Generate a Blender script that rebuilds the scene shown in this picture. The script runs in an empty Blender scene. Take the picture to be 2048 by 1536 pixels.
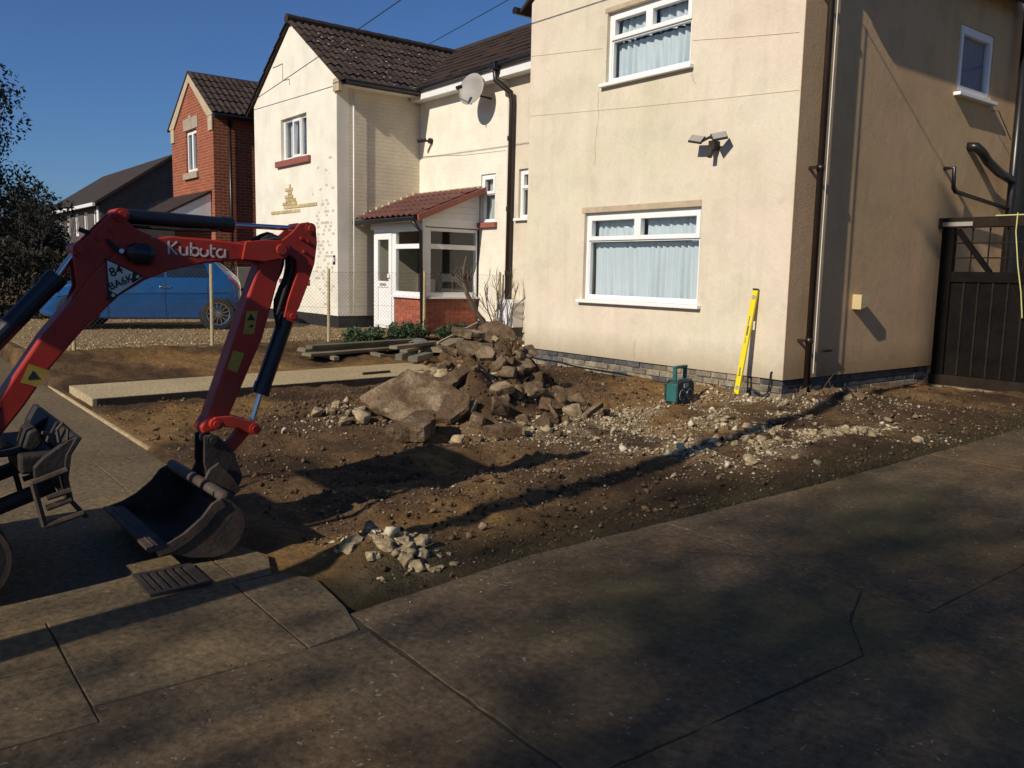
import bpy, bmesh, math, random
import numpy as np
from mathutils import Vector, Matrix, Euler, noise
rnd = random.Random(7)
nrs = np.random.RandomState(5)
R = math.radians
sc = bpy.context.scene
col = sc.collection

# ------------------------------------------------------------------ camera, sky, sun
def cam_axes(yaw, pitch, roll):
    d0 = Vector((-math.cos(yaw), math.sin(yaw), 0)); r0 = Vector((math.sin(yaw), math.cos(yaw), 0)); u0 = Vector((0, 0, 1))
    d = d0*math.cos(pitch) - u0*math.sin(pitch); u = u0*math.cos(pitch) + d0*math.sin(pitch)
    return r0*math.cos(roll) + u*math.sin(roll), u*math.cos(roll) - r0*math.sin(roll), d
cr, cu, cd = cam_axes(R(38.036), R(7.46), R(1.184))
cam = bpy.data.objects.new('camera', bpy.data.cameras.new('camera')); col.objects.link(cam)
cam.matrix_world = Matrix(((cr.x, cu.x, -cd.x, 0), (cr.y, cu.y, -cd.y, 0), (cr.z, cu.z, -cd.z, 1.4), (0, 0, 0, 1)))
cam.data.sensor_width = 36; cam.data.lens = 1695.1/2048*36; cam.data.clip_end = 3000; cam.data.clip_start = 0.05
sc.camera = cam
SUN_EL = R(31.9); SUN_AX, SUN_AY = -0.163, 0.987          # horizontal direction in which the light travels
world = bpy.data.worlds.new('World'); sc.world = world; world.use_nodes = True
wn = world.node_tree.nodes; wl = world.node_tree.links
sky = wn.new('ShaderNodeTexSky'); sky.sky_type = 'NISHITA'; sky.sun_disc = False
sky.sun_elevation = SUN_EL; sky.sun_rotation = math.atan2(-SUN_AX, -SUN_AY)
sky.air_density = 1.0; sky.dust_density = 0.4; sky.ozone_density = 6.0
tint = wn.new('ShaderNodeMix'); tint.data_type = 'RGBA'; tint.blend_type = 'MULTIPLY'; tint.inputs[0].default_value = 1; tint.inputs[7].default_value = (.66, .82, 1.06, 1)
wl.new(sky.outputs[0], tint.inputs[6]); wl.new(tint.outputs[2], wn['Background'].inputs[0]); wn['Background'].inputs[1].default_value = 0.075
sun = bpy.data.objects.new('sun', bpy.data.lights.new('sun', 'SUN')); col.objects.link(sun)
sun.data.energy = 4.6; sun.data.angle = R(0.5); sun.data.color = (1.0, 0.915, 0.785)
sun.rotation_euler = Vector((SUN_AX*math.cos(SUN_EL), SUN_AY*math.cos(SUN_EL), -math.sin(SUN_EL))).to_track_quat('-Z', 'Y').to_euler()
sc.view_settings.view_transform = 'Standard'; sc.view_settings.look = 'None'
sc.view_settings.exposure = 0.0; sc.view_settings.gamma = 1; sc.view_settings.use_curve_mapping = False

# ------------------------------------------------------------------ materials
MATS = {}
def nodes(name):
    m = bpy.data.materials.new(name); m.use_nodes = True; MATS[name] = m
    nt = m.node_tree; return m, nt, nt.nodes, nt.links, nt.nodes['Principled BSDF']
def noise_tex(n, l, vec, scale, detail=4, rough=.55):
    t = n.new('ShaderNodeTexNoise'); t.inputs['Scale'].default_value = scale; t.inputs['Detail'].default_value = detail
    t.inputs['Roughness'].default_value = rough
    of = n.new('ShaderNodeVectorMath'); of.operation = 'ADD'; of.inputs[1].default_value = (13.71/scale+3.3, 5.37/scale+7.9, 9.13/scale+1.7); l.new(vec, of.inputs[0]); l.new(of.outputs[0], t.inputs['Vector']); return t.outputs['Fac']
def ramp(n, l, fac, stops):
    r = n.new('ShaderNodeValToRGB'); e = r.color_ramp.elements
    while len(e) > 1: e.remove(e[-1])
    e[0].position = stops[0][0]; e[0].color = tuple(stops[0][1]) + (1,) if len(stops[0][1]) == 3 else stops[0][1]
    for p, c in stops[1:]:
        k = e.new(p); k.color = tuple(c) + (1,)
    l.new(fac, r.inputs[0]); return r.outputs[0]
def gray(v): return (v, v, v)
def mix(n, l, fac, a, b, mode='MIX'):
    x = n.new('ShaderNodeMix'); x.data_type = 'RGBA'; x.blend_type = mode
    for s, v in ((0, fac), (6, a), (7, b)):
        if hasattr(v, 'is_linked'): l.new(v, x.inputs[s])
        elif s == 0: x.inputs[0].default_value = v
        else: x.inputs[s].default_value = tuple(v) + (1,)
    return x.outputs[2]
def bump(n, l, p, h, strength, dist=.01, normal=None):
    b = n.new('ShaderNodeBump'); b.inputs['Strength'].default_value = strength; b.inputs['Distance'].default_value = dist
    l.new(h, b.inputs['Height'])
    if normal: l.new(normal, b.inputs['Normal'])
    l.new(b.outputs[0], p.inputs['Normal']); return b.outputs[0]
def sc3(c, k): return tuple(v*k for v in c)
def mat(name, c, rough=.7, var=.25, scale=6, bmp=.0, bscale=60, bdist=.01, metal=0, spec=.5, rand=0, c2=None, island=False, coat=0):
    if name in MATS: return MATS[name]
    m, nt, n, l, p = nodes(name)
    tc = n.new('ShaderNodeTexCoord').outputs['Object']
    f = noise_tex(n, l, tc, scale, 5, .6)
    colr = ramp(n, l, f, [(.3, sc3(c, 1-var)), (.7, c2 or sc3(c, 1+var*.6))])
    if rand or island:
        if island: src = n.new('ShaderNodeNewGeometry').outputs['Random Per Island']
        else: src = n.new('ShaderNodeObjectInfo').outputs['Random']
        rr = ramp(n, l, src, [(0, gray(1-rand)), (1, gray(1+rand*.6))])
        colr = mix(n, l, 1, colr, rr, 'MULTIPLY')
    l.new(colr, p.inputs['Base Color'])
    p.inputs['Roughness'].default_value = rough; p.inputs['Metallic'].default_value = metal
    p.inputs['Specular IOR Level'].default_value = spec; p.inputs['Coat Weight'].default_value = coat
    if bmp:
        bump(n, l, p, noise_tex(n, l, tc, bscale, 6, .65), bmp, bdist)
    return m

def m_paint():
    m, nt, n, l, p = nodes('digger_red'); tc = n.new('ShaderNodeTexCoord').outputs['Object']
    a = noise_tex(n, l, tc, 5, 6, .65); b = noise_tex(n, l, tc, 45, 4, .7); e = noise_tex(n, l, tc, 2.2, 5, .6)
    c = ramp(n, l, a, [(.3, (.30, .021, .012)), (.7, (.41, .032, .016))])
    c = mix(n, l, ramp(n, l, e, [(.52, gray(0)), (.72, gray(.45))]), c, (.12, .06, .035))
    c = mix(n, l, ramp(n, l, b, [(.70, gray(0)), (.74, gray(.8))]), c, (.05, .03, .025))
    l.new(c, p.inputs['Base Color']); l.new(ramp(n, l, a, [(.3, gray(.38)), (.7, gray(.62))]), p.inputs['Roughness']); p.inputs['Specular IOR Level'].default_value = .35
    bump(n, l, p, a, .15, .01)
m_paint()
def m_render(name, tint_):       # cream roughcast with weather streaks
    m, nt, n, l, p = nodes(name); tc = n.new('ShaderNodeTexCoord').outputs['Object']
    a = noise_tex(n, l, tc, 1.1, 6, .6)
    c = ramp(n, l, a, [(.3, (.615, .535, .41)), (.5, (.665, .585, .455)), (.72, (.70, .625, .495))])
    hu = noise_tex(n, l, tc, .55, 3, .5); c = mix(n, l, 1, c, ramp(n, l, hu, [(.35, (1.03, .985, .99)), (.65, (.97, .99, .93))]), 'MULTIPLY')
    pt = noise_tex(n, l, tc, 2.6, 2, .4); c = mix(n, l, 1, c, ramp(n, l, pt, [(.40, gray(.95)), (.46, gray(1)), (.62, gray(1)), (.66, gray(1.035))]), 'MULTIPLY')
    mp = n.new('ShaderNodeMapping'); mp.inputs['Scale'].default_value = (3.5, 3.5, .35); l.new(tc, mp.inputs[0])
    s = noise_tex(n, l, mp.outputs[0], 1.6, 5, .6)
    st = ramp(n, l, s, [(.28, gray(.88)), (.5, gray(1))])
    c = mix(n, l, .7, c, st, 'MULTIPLY')
    fine = noise_tex(n, l, tc, 26, 5, .7)
    c = mix(n, l, 1, c, ramp(n, l, fine, [(.3, gray(.93)), (.7, gray(1.03))]), 'MULTIPLY')
    d = noise_tex(n, l, tc, 4.5, 8, .75)                      # blotchy grime marks
    c = mix(n, l, ramp(n, l, d, [(.59, gray(0)), (.74, gray(.32))]), c, (.30, .25, .19))
    z = n.new('ShaderNodeSeparateXYZ'); l.new(tc, z.inputs[0])
    zz = n.new('ShaderNodeMath'); zz.operation = 'MULTIPLY_ADD'; zz.inputs[1].default_value = .25; zz.inputs[2].default_value = 0
    l.new(d, zz.inputs[0]); za = n.new('ShaderNodeMath'); za.operation = 'SUBTRACT'; l.new(z.outputs[2], za.inputs[0]); l.new(zz.outputs[0], za.inputs[1])
    c = mix(n, l, ramp(n, l, za.outputs[0], [(.22, gray(.7)), (.55, gray(0))]), c, (.33, .27, .17))   # splash dirt above the damp course
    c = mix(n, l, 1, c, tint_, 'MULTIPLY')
    l.new(c, p.inputs['Base Color']); p.inputs['Roughness'].default_value = .93; p.inputs['Specular IOR Level'].default_value = .2
    vo = n.new('ShaderNodeTexNoise'); vo.inputs['Scale'].default_value = 85; vo.inputs['Detail'].default_value = 4; l.new(tc, vo.inputs['Vector'])
    b1 = bump(n, l, p, vo.outputs['Fac'], .55, .007)
    bump(n, l, p, noise_tex(n, l, tc, 7, 3, .5), .4, .007, b1)
m_render('cream_render', (1, 1, 1)); m_render('roughcast_shade_tint', (.90, .69, .49))  # second is the flank's pebble dash, its warm shade put into the browner tint

def brick_mat(name, c1, c2, mortar, plane='xz', msize=.012, bstr=.5, paint=None, wear=None):
    m, nt, n, l, p = nodes(name); tc = n.new('ShaderNodeTexCoord').outputs['Object']
    s = n.new('ShaderNodeSeparateXYZ'); l.new(tc, s.inputs[0]); cb = n.new('ShaderNodeCombineXYZ')
    ad = n.new('ShaderNodeMath'); ad.operation = 'ADD'; l.new(s.outputs[0], ad.inputs[0]); l.new(s.outputs[1], ad.inputs[1])
    l.new(ad.outputs[0], cb.inputs[0]); l.new(s.outputs[2], cb.inputs[1])
    bt = n.new('ShaderNodeTexBrick'); l.new(cb.outputs[0], bt.inputs['Vector'])
    bt.inputs['Scale'].default_value = 1; bt.inputs['Brick Width'].default_value = .225; bt.inputs['Row Height'].default_value = .075
    bt.inputs['Mortar Size'].default_value = msize; bt.inputs['Mortar Smooth'].default_value = .2; bt.inputs['Bias'].default_value = 0
    bt.inputs['Color1'].default_value = c1 + (1,); bt.inputs['Color2'].default_value = c2 + (1,); bt.inputs['Mortar'].default_value = mortar + (1,)
    c = bt.outputs['Color']
    a = noise_tex(n, l, tc, 2.2, 5, .6); c = mix(n, l, 1, c, ramp(n, l, a, [(.3, gray(.86)), (.7, gray(1.05))]), 'MULTIPLY')
    if wear:              # paint flaked off single bricks, more of them near x = wear[0]
        def mth(op, a_, b_=None, c_=None):
            q = n.new('ShaderNodeMath'); q.operation = op
            for i_, v_ in enumerate((a_, b_, c_)):
                if v_ is None: continue
                if hasattr(v_, 'is_linked'): l.new(v_, q.inputs[i_])
                else: q.inputs[i_].default_value = v_
            return q.outputs[0]
        wob = noise_tex(n, l, tc, 16, 3, .6)
        zz = mth('DIVIDE', mth('MULTIPLY_ADD', wob, .035, s.outputs[2]), .075); row = mth('FLOOR', zz)
        xx = mth('ADD', mth('DIVIDE', mth('MULTIPLY_ADD', wob, .06, s.outputs[0]), .1125), mth('MULTIPLY', mth('MODULO', row, 2), .5)); cl = mth('FLOOR', xx)
        cb2 = n.new('ShaderNodeCombineXYZ'); l.new(cl, cb2.inputs[0]); l.new(row, cb2.inputs[1])
        wn_ = n.new('ShaderNodeTexWhiteNoise'); wn_.noise_dimensions = '2D'; l.new(cb2.outputs[0], wn_.inputs['Vector'])
        px = mth('SUBTRACT', 1, mth('ABSOLUTE', mth('DIVIDE', mth('SUBTRACT', s.outputs[0], 1.52), .56)))
        pz = mth('SUBTRACT', 1, mth('ABSOLUTE', mth('DIVIDE', mth('SUBTRACT', s.outputs[2], 1.9), 1.9)))
        big = noise_tex(n, l, tc, 1.8, 3, .6)
        prob = mth('MULTIPLY', mth('MULTIPLY', mth('MAXIMUM', px, 0), mth('MAXIMUM', pz, 0)), mth('MULTIPLY', big, 1.25))
        hit = mth('LESS_THAN', wn_.outputs['Value'], prob)
        fx = mth('LESS_THAN', mth('FRACT', zz), .72)
        c = mix(n, l, mth('MULTIPLY', mth('MULTIPLY', hit, fx), .75), c, mix(n, l, wob, (.30, .25, .17), (.55, .48, .36)))
    l.new(c, p.inputs['Base Color']); p.inputs['Roughness'].default_value = .85; p.inputs['Specular IOR Level'].default_value = .25
    inv = n.new('ShaderNodeMath'); inv.operation = 'MULTIPLY_ADD'; l.new(bt.outputs['Fac'], inv.inputs[0]); inv.inputs[1].default_value = -1; inv.inputs[2].default_value = 1
    b1 = bump(n, l, p, inv.outputs[0], bstr, .008)
    bump(n, l, p, noise_tex(n, l, tc, 30, 5, .6), .35, .008, b1)
brick_mat('red_brick', (.33, .085, .035), (.25, .06, .03), (.36, .25, .17), msize=.006)
brick_mat('painted_brick', (.78, .73, .61), (.775, .725, .60), (.76, .705, .58), msize=.007, bstr=.16, wear=True)
brick_mat('painted_brick_plain', (.79, .73, .605), (.78, .72, .59), (.76, .70, .565), msize=.007, bstr=.25)
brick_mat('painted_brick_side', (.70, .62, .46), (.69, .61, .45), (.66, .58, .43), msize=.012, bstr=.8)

def m_glass():
    m, nt, n, l, p = nodes('glass'); out = n['Material Output']
    t = n.new('ShaderNodeBsdfTransparent'); t.inputs[0].default_value = (.93, .95, .95, 1)
    g = n.new('ShaderNodeBsdfGlossy'); g.inputs['Roughness'].default_value = .02
    fr = n.new('ShaderNodeFresnel'); fr.inputs[0].default_value = 1.6
    mx = n.new('ShaderNodeMixShader'); bf = n.new('ShaderNodeNewGeometry'); sb_ = n.new('ShaderNodeMath'); sb_.operation = 'SUBTRACT'; sb_.inputs[0].default_value = 1; l.new(bf.outputs['Backfacing'], sb_.inputs[1]); mu = n.new('ShaderNodeMath'); mu.operation = 'MULTIPLY'; l.new(fr.outputs[0], mu.inputs[0]); l.new(sb_.outputs[0], mu.inputs[1]); l.new(mu.outputs[0], mx.inputs[0]); l.new(t.outputs[0], mx.inputs[1]); l.new(g.outputs[0], mx.inputs[2])
    l.new(mx.outputs[0], out.inputs[0]); n.remove(p)
m_glass()

def m_soil():
    m, nt, n, l, p = nodes('soil'); tc = n.new('ShaderNodeTexCoord').outputs['Object']
    a = noise_tex(n, l, tc, 1.0, 7, .6); b = noise_tex(n, l, tc, 14, 6, .7); e = noise_tex(n, l, tc, .45, 3, .5)
    c = ramp(n, l, a, [(.30, (.038, .023, .013)), (.48, (.078, .045, .022)), (.60, (.135, .080, .036)), (.76, (.22, .14, .062))])
    c = mix(n, l, ramp(n, l, e, [(.53, gray(0)), (.61, gray(.6))]), c, (.26, .145, .048))
    c = mix(n, l, 1, c, ramp(n, l, b, [(.3, gray(.6)), (.7, gray(1.35))]), 'MULTIPLY')
    sp = n.new('ShaderNodeSeparateXYZ'); l.new(tc, sp.inputs[0]); ma = n.new('ShaderNodeMath'); ma.operation = 'MULTIPLY_ADD'; l.new(a, ma.inputs[0]); ma.inputs[1].default_value = .9; l.new(sp.outputs[0], ma.inputs[2])
    mr = n.new('ShaderNodeMapRange'); mr.inputs[1].default_value = -3.25; mr.inputs[2].default_value = -2.75; l.new(ma.outputs[0], mr.inputs[0])
    c = mix(n, l, mr.outputs[0], c, mix(n, l, a, (.036, .027, .014), (.058, .044, .021)))
    at = n.new('ShaderNodeAttribute'); at.attribute_name = 'pale'; fb = noise_tex(n, l, tc, 9, 6, .7); pm = n.new('ShaderNodeMath'); pm.operation = 'MULTIPLY'; l.new(at.outputs['Fac'], pm.inputs[0]); l.new(ramp(n, l, fb, [(.35, gray(.15)), (.6, gray(1))]), pm.inputs[1])
    c = mix(n, l, pm.outputs[0], c, mix(n, l, b, (.30, .22, .125), (.50, .405, .26)))
    s = noise_tex(n, l, tc, 42, 3, .5)
    c = mix(n, l, ramp(n, l, s, [(.67, gray(0)), (.73, gray(.6))]), c, (.28, .21, .125))
    l.new(c, p.inputs['Base Color']); p.inputs['Roughness'].default_value = .95; p.inputs['Specular IOR Level'].default_value = .15
    b1 = bump(n, l, p, b, .9, .03); bump(n, l, p, noise_tex(n, l, tc, 60, 5, .7), .8, .012, b1)
m_soil()

def m_concrete(name, dark, mid, light, speck=.73, stain=(.19, .115, .05), bs=.5, moss=False):
    m, nt, n, l, p = nodes(name); tc = n.new('ShaderNodeTexCoord').outputs['Object']
    a = noise_tex(n, l, tc, .8, 6, .62); b = noise_tex(n, l, tc, 30, 5, .7); e = noise_tex(n, l, tc, .55, 4, .55)
    c = ramp(n, l, a, [(.28, dark), (.5, mid), (.75, light)])
    mp = n.new('ShaderNodeMapping'); mp.inputs['Location'].default_value = (7.3, 2.1, 0); l.new(tc, mp.inputs[0])
    e2 = noise_tex(n, l, mp.outputs[0], 1.2, 5, .6)
    c = mix(n, l, ramp(n, l, e2, [(.52, gray(0)), (.68, gray(.6))]), c, stain)
    c = mix(n, l, 1, c, ramp(n, l, b, [(.3, gray(.5)), (.7, gray(1.45))]), 'MULTIPLY')
    vo = n.new('ShaderNodeTexVoronoi'); vo.inputs['Scale'].default_value = 48; wv = n.new('ShaderNodeTexNoise'); wv.inputs['Scale'].default_value = 20; l.new(tc, wv.inputs['Vector']); wm = n.new('ShaderNodeMix'); wm.data_type = 'VECTOR'; wm.inputs[0].default_value = .08; l.new(tc, wm.inputs[4]); l.new(wv.outputs['Color'], wm.inputs[5]); l.new(wm.outputs[1], vo.inputs['Vector'])
    rr = n.new('ShaderNodeSeparateColor'); l.new(vo.outputs['Color'], rr.inputs[0])
    g = n.new('ShaderNodeMath'); g.operation = 'GREATER_THAN'; l.new(rr.outputs[0], g.inputs[0]); g.inputs[1].default_value = speck + .09
    sz = n.new('ShaderNodeMath'); sz.operation = 'MULTIPLY_ADD'; sz.inputs[1].default_value = .34; sz.inputs[2].default_value = .06; dd = n.new('ShaderNodeMath'); dd.operation = 'LESS_THAN'; l.new(vo.outputs['Distance'], dd.inputs[0]); l.new(rr.outputs[1], sz.inputs[0]); l.new(sz.outputs[0], dd.inputs[1])
    gm = n.new('ShaderNodeMath'); gm.operation = 'MULTIPLY'; l.new(g.outputs[0], gm.inputs[0]); l.new(dd.outputs[0], gm.inputs[1])
    c = mix(n, l, gm.outputs[0], c, mix(n, l, rr.outputs[2], (.11, .085, .055), (.27, .23, .17)))
    if moss:
        c = mix(n, l, ramp(n, l, e, [(.5, gray(0)), (.66, gray(.55))]), c, (.055, .06, .022))
    l.new(c, p.inputs['Base Color']); p.inputs['Roughness'].default_value = .9; p.inputs['Specular IOR Level'].default_value = .2
    b1 = bump(n, l, p, b, bs, .012); bump(n, l, p, a, .35, .05, b1)
m_concrete('drive_concrete', (.065, .044, .026), (.105, .073, .042), (.145, .104, .060), moss=True)
m_concrete('path_concrete', (.095, .067, .038), (.13, .094, .052), (.165, .12, .068), speck=.8, stain=(.21, .14, .065))
m_concrete('new_concrete', (.31, .235, .125), (.37, .285, .155), (.41, .325, .185), speck=.83, stain=(.32, .25, .16), bs=.25)

def m_rubble(name='rubble_concrete', k=1.0, bd=1.0):
    m, nt, n, l, p = nodes(name); tc = n.new('ShaderNodeTexCoord').outputs['Object']
    oi = n.new('ShaderNodeObjectInfo').outputs['Random']
    om = n.new('ShaderNodeMath'); om.operation = 'MULTIPLY'; om.inputs[1].default_value = 23.0; l.new(oi, om.inputs[0]); ov = n.new('ShaderNodeVectorMath'); ov.operation = 'ADD'; l.new(tc, ov.inputs[0]); l.new(om.outputs[0], ov.inputs[1]); tc = ov.outputs[0]
    a = noise_tex(n, l, tc, 4.5*k, 6, .65); b = noise_tex(n, l, tc, 34*k, 5, .7)
    c = ramp(n, l, a, [(.3, (.13, .09, .056)), (.5, (.24, .185, .125)), (.7, (.37, .305, .215))])
    c = mix(n, l, 1, c, ramp(n, l, oi, [(0, (.6, .52, .45)), (.5, (.95, .85, .75)), (1, (1.3, 1.25, 1.15))]), 'MULTIPLY')
    c = mix(n, l, 1, c, ramp(n, l, b, [(.3, gray(.7)), (.7, gray(1.2))]), 'MULTIPLY')
    big = noise_tex(n, l, tc, 2.6*k, 4, .6); c = mix(n, l, ramp(n, l, big, [(.47, gray(0)), (.56, gray(.85))] if k == 1.0 else [(.40, gray(0)), (.52, gray(.85))]), c, mix(n, l, b, (.05, .030, .016), (.13, .08, .042)))
    l.new(c, p.inputs['Base Color']); p.inputs['Roughness'].default_value = .95; p.inputs['Specular IOR Level'].default_value = .15
    b1 = bump(n, l, p, b, .9, .02*bd); bump(n, l, p, a, .8, .06*bd, b1)
m_rubble(); m_rubble('rubble_chunk', .22, .12)
mat('pale_lump', (.32, .24, .135), .95, .4, 2, .8, 6, .003, spec=.1, c2=(.45, .35, .21), rand=.3)
def m_island(name, stops, rough=.9, spec=.2, bs=0, trans=0):
    m, nt, n, l, p = nodes(name)
    g = n.new('ShaderNodeNewGeometry')
    l.new(ramp(n, l, g.outputs['Random Per Island'], stops), p.inputs['Base Color'])
    p.inputs['Roughness'].default_value = rough; p.inputs['Specular IOR Level'].default_value = spec
    if bs:
        tc = n.new('ShaderNodeTexCoord').outputs['Object']; bump(n, l, p, noise_tex(n, l, tc, 50, 4, .7), bs, .01)
    return m
m_island('pebbles', [(0, (.08, .05, .03)), (.4, (.17, .115, .065)), (.8, (.28, .205, .125)), (1, (.42, .35, .25))])
m_island('pale_crumbs', [(0, (.13, .085, .045)), (.3, (.27, .20, .115)), (.7, (.41, .33, .205)), (1, (.54, .46, .33))])
m_island('soil_clods', [(0, (.035, .021, .012)), (.6, (.085, .050, .026)), (.9, (.16, .10, .055)), (1, (.26, .19, .115))])
m_island('gold_gravel', [(0, (.17, .11, .05)), (.4, (.31, .21, .10)), (.8, (.43, .32, .17)), (1, (.56, .47, .32))])
m_island('shrub_leaves', [(0, (.02, .04, .018)), (.5, (.04, .075, .03)), (1, (.075, .115, .045))], .6, .4)
m_island('hedge_leaves', [(0, (.012, .013, .009)), (.6, (.024, .023, .014)), (1, (.05, .038, .022))], .7, .3)
m_island('conifer_leaves', [(0, (.012, .018, .013)), (.6, (.025, .034, .022)), (1, (.045, .05, .032))], .7, .3)
m_island('moss_blades', [(0, (.022, .020, .010)), (.5, (.044, .036, .017)), (1, (.11, .08, .042))], .85, .1)
mat('gravel_bed', (.30, .205, .105), .95, .4, 9, 1.0, 70, .03, spec=.15)
mat('white_plastic', (.80, .79, .76), .35, .04, 3)
mat('white_board', (.74, .73, .70), .5, .08, 5)
mat('curtain', (.60, .645, .67), .95, .05, 3, spec=.1)
mat('grey_curtain', (.55, .56, .57), .95, .08, 3, spec=.1)
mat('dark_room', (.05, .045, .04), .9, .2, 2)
mat('black_plastic', (.012, .011, .011), .35, .3, 5, spec=.5)
mat('brown_pipe', (.022, .014, .011), .38, .3, 5)
mat('black_paint', (.022, .02, .022), .6, .4, 6, .2, 40)
mat('roof_tile', (.05, .034, .026), .85, .35, 14, .6, 90, .008, rand=.35, spec=.25)
mat('roof_tile_brown', (.046, .03, .023), .88, .3, 14, .5, 90, .008, rand=.2, spec=.2)
mat('roof_dark', (.045, .034, .028), .9, .3, 3, spec=.2)
mat('red_tile', (.125, .048, .036), .7, .3, 10, .5, 60, .01, rand=.22)
mat('lichen', (.62, .6, .54), .9, .2, 20)
mat('sill_red', (.27, .085, .06), .7, .2, 8)
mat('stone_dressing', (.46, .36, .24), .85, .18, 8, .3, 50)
mat('dressing_grey', (.36, .29, .21), .85, .18, 8, .3, 50)
mat('single_brick', (.36, .085, .042), .85, .2, 20, .5, 80, .006, rand=.28)
mat('mortar', (.40, .33, .25), .95, .15, 20, .5, 90)
mat('yellow_brick', (.52, .40, .20), .9, .2, 20, .5, 80, .006, rand=.2)
mat('plinth_brick', (.24, .19, .13), .93, .45, 10, .9, 60, .012, rand=.4, c2=(.37, .31, .215))
mat('slate_brick', (.052, .053, .056), .75, .4, 9, .7, 60, .01, rand=.3, c2=(.12, .115, .105))
mat('ram_navy', (.008, .009, .015), .35, .3, 8, .1, 60)
mat('chrome', (.62, .6, .58), .18, .05, 5, metal=1)
mat('steel_dark', (.018, .015, .013), .7, .5, 9, .4, 50, metal=.2, c2=(.045, .033, .024))
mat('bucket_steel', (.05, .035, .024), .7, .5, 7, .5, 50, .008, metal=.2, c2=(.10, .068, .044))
mat('rubber', (.014, .013, .013), .8, .3, 20, .3, 60)
mat('sign_white', (.62, .6, .55), .5, .15, 9)
mat('sticker_yellow', (.38, .25, .035), .55, .2, 12)
mat('lettering', (.60, .50, .47), .5, .05, 5)
mat('ink_black', (.01, .01, .01), .6, .1, 5)
mat('car_blue', (.004, .065, .20), .28, .12, 3, coat=.8)
mat('car_glass', (.012, .017, .025), .06, .1, 3, spec=.8)
mat('tail_red', (.42, .03, .07), .2, .1, 6, coat=.5)
mat('head_lamp', (.75, .82, .85), .1, .05, 5, metal=.6)
mat('post_wood', (.42, .34, .18), .85, .2, 12, .4, 60)
mat('wire', (.20, .20, .19), .5, .1, 5, metal=.6)
mat('timber', (.20, .16, .10), .88, .35, 5, .5, 40, rand=.3)
mat('timber_green', (.125, .12, .08), .88, .35, 5, .5, 40, rand=.2)
mat('lath', (.42, .34, .22), .85, .25, 9, .3, 50)
mat('gate_wood', (.006, .005, .004), .85, .5, 6, .5, 40, rand=.4, spec=.12)
mat('gate_rail', (.022, .015, .010), .85, .4, 6, .5, 40, spec=.15)
mat('radio_green', (.02, .115, .10), .45, .2, 8)
mat('radio_dark', (.018, .035, .036), .6, .3, 8, .2, 60)
mat('radio_trim', (.25, .30, .30), .5, .1, 8)
mat('level_yellow', (.76, .60, .008), .42, .06, 6)
mat('level_metal', (.5, .46, .35), .4, .1, 6, metal=.5)
mat('vial', (.42, .40, .12), .2, .1, 6)
mat('bark', (.13, .095, .065), .9, .4, 10, .8, 40, .01)
mat('bark_dark', (.055, .042, .032), .95, .4, 8, .8, 30, .02)
mat('dish_grey', (.30, .275, .24), .55, .12, 6)
mat('box_white', (.72, .70, .66), .45, .06, 4)
mat('box_cream', (.34, .30, .25), .6, .1, 4)
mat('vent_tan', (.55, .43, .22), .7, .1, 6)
mat('cord_yellow', (.55, .52, .20), .6, .1, 6)
mat('iron', (.05, .04, .032), .7, .4, 12, .4, 60, metal=.4)
mat('pole_wood', (.10, .075, .05), .9, .3, 5, .5, 30)
mat('wall_grey', (.12, .12, .11), .9, .2, 3, .3, 60)
mat('sky_reflection_blue', (.03, .12, .30), .6, .1, 3)
mat('crack', (.16, .12, .08), .95, .2, 5)
mat('joint_moss', (.05, .036, .019), .95, .4, 12, .8, 60)
mat('board_dark', (.028, .022, .016), .95, .4, 8, .5, 40)
mat('far_wall', (.10, .075, .06), .9, .25, 4)

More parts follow.
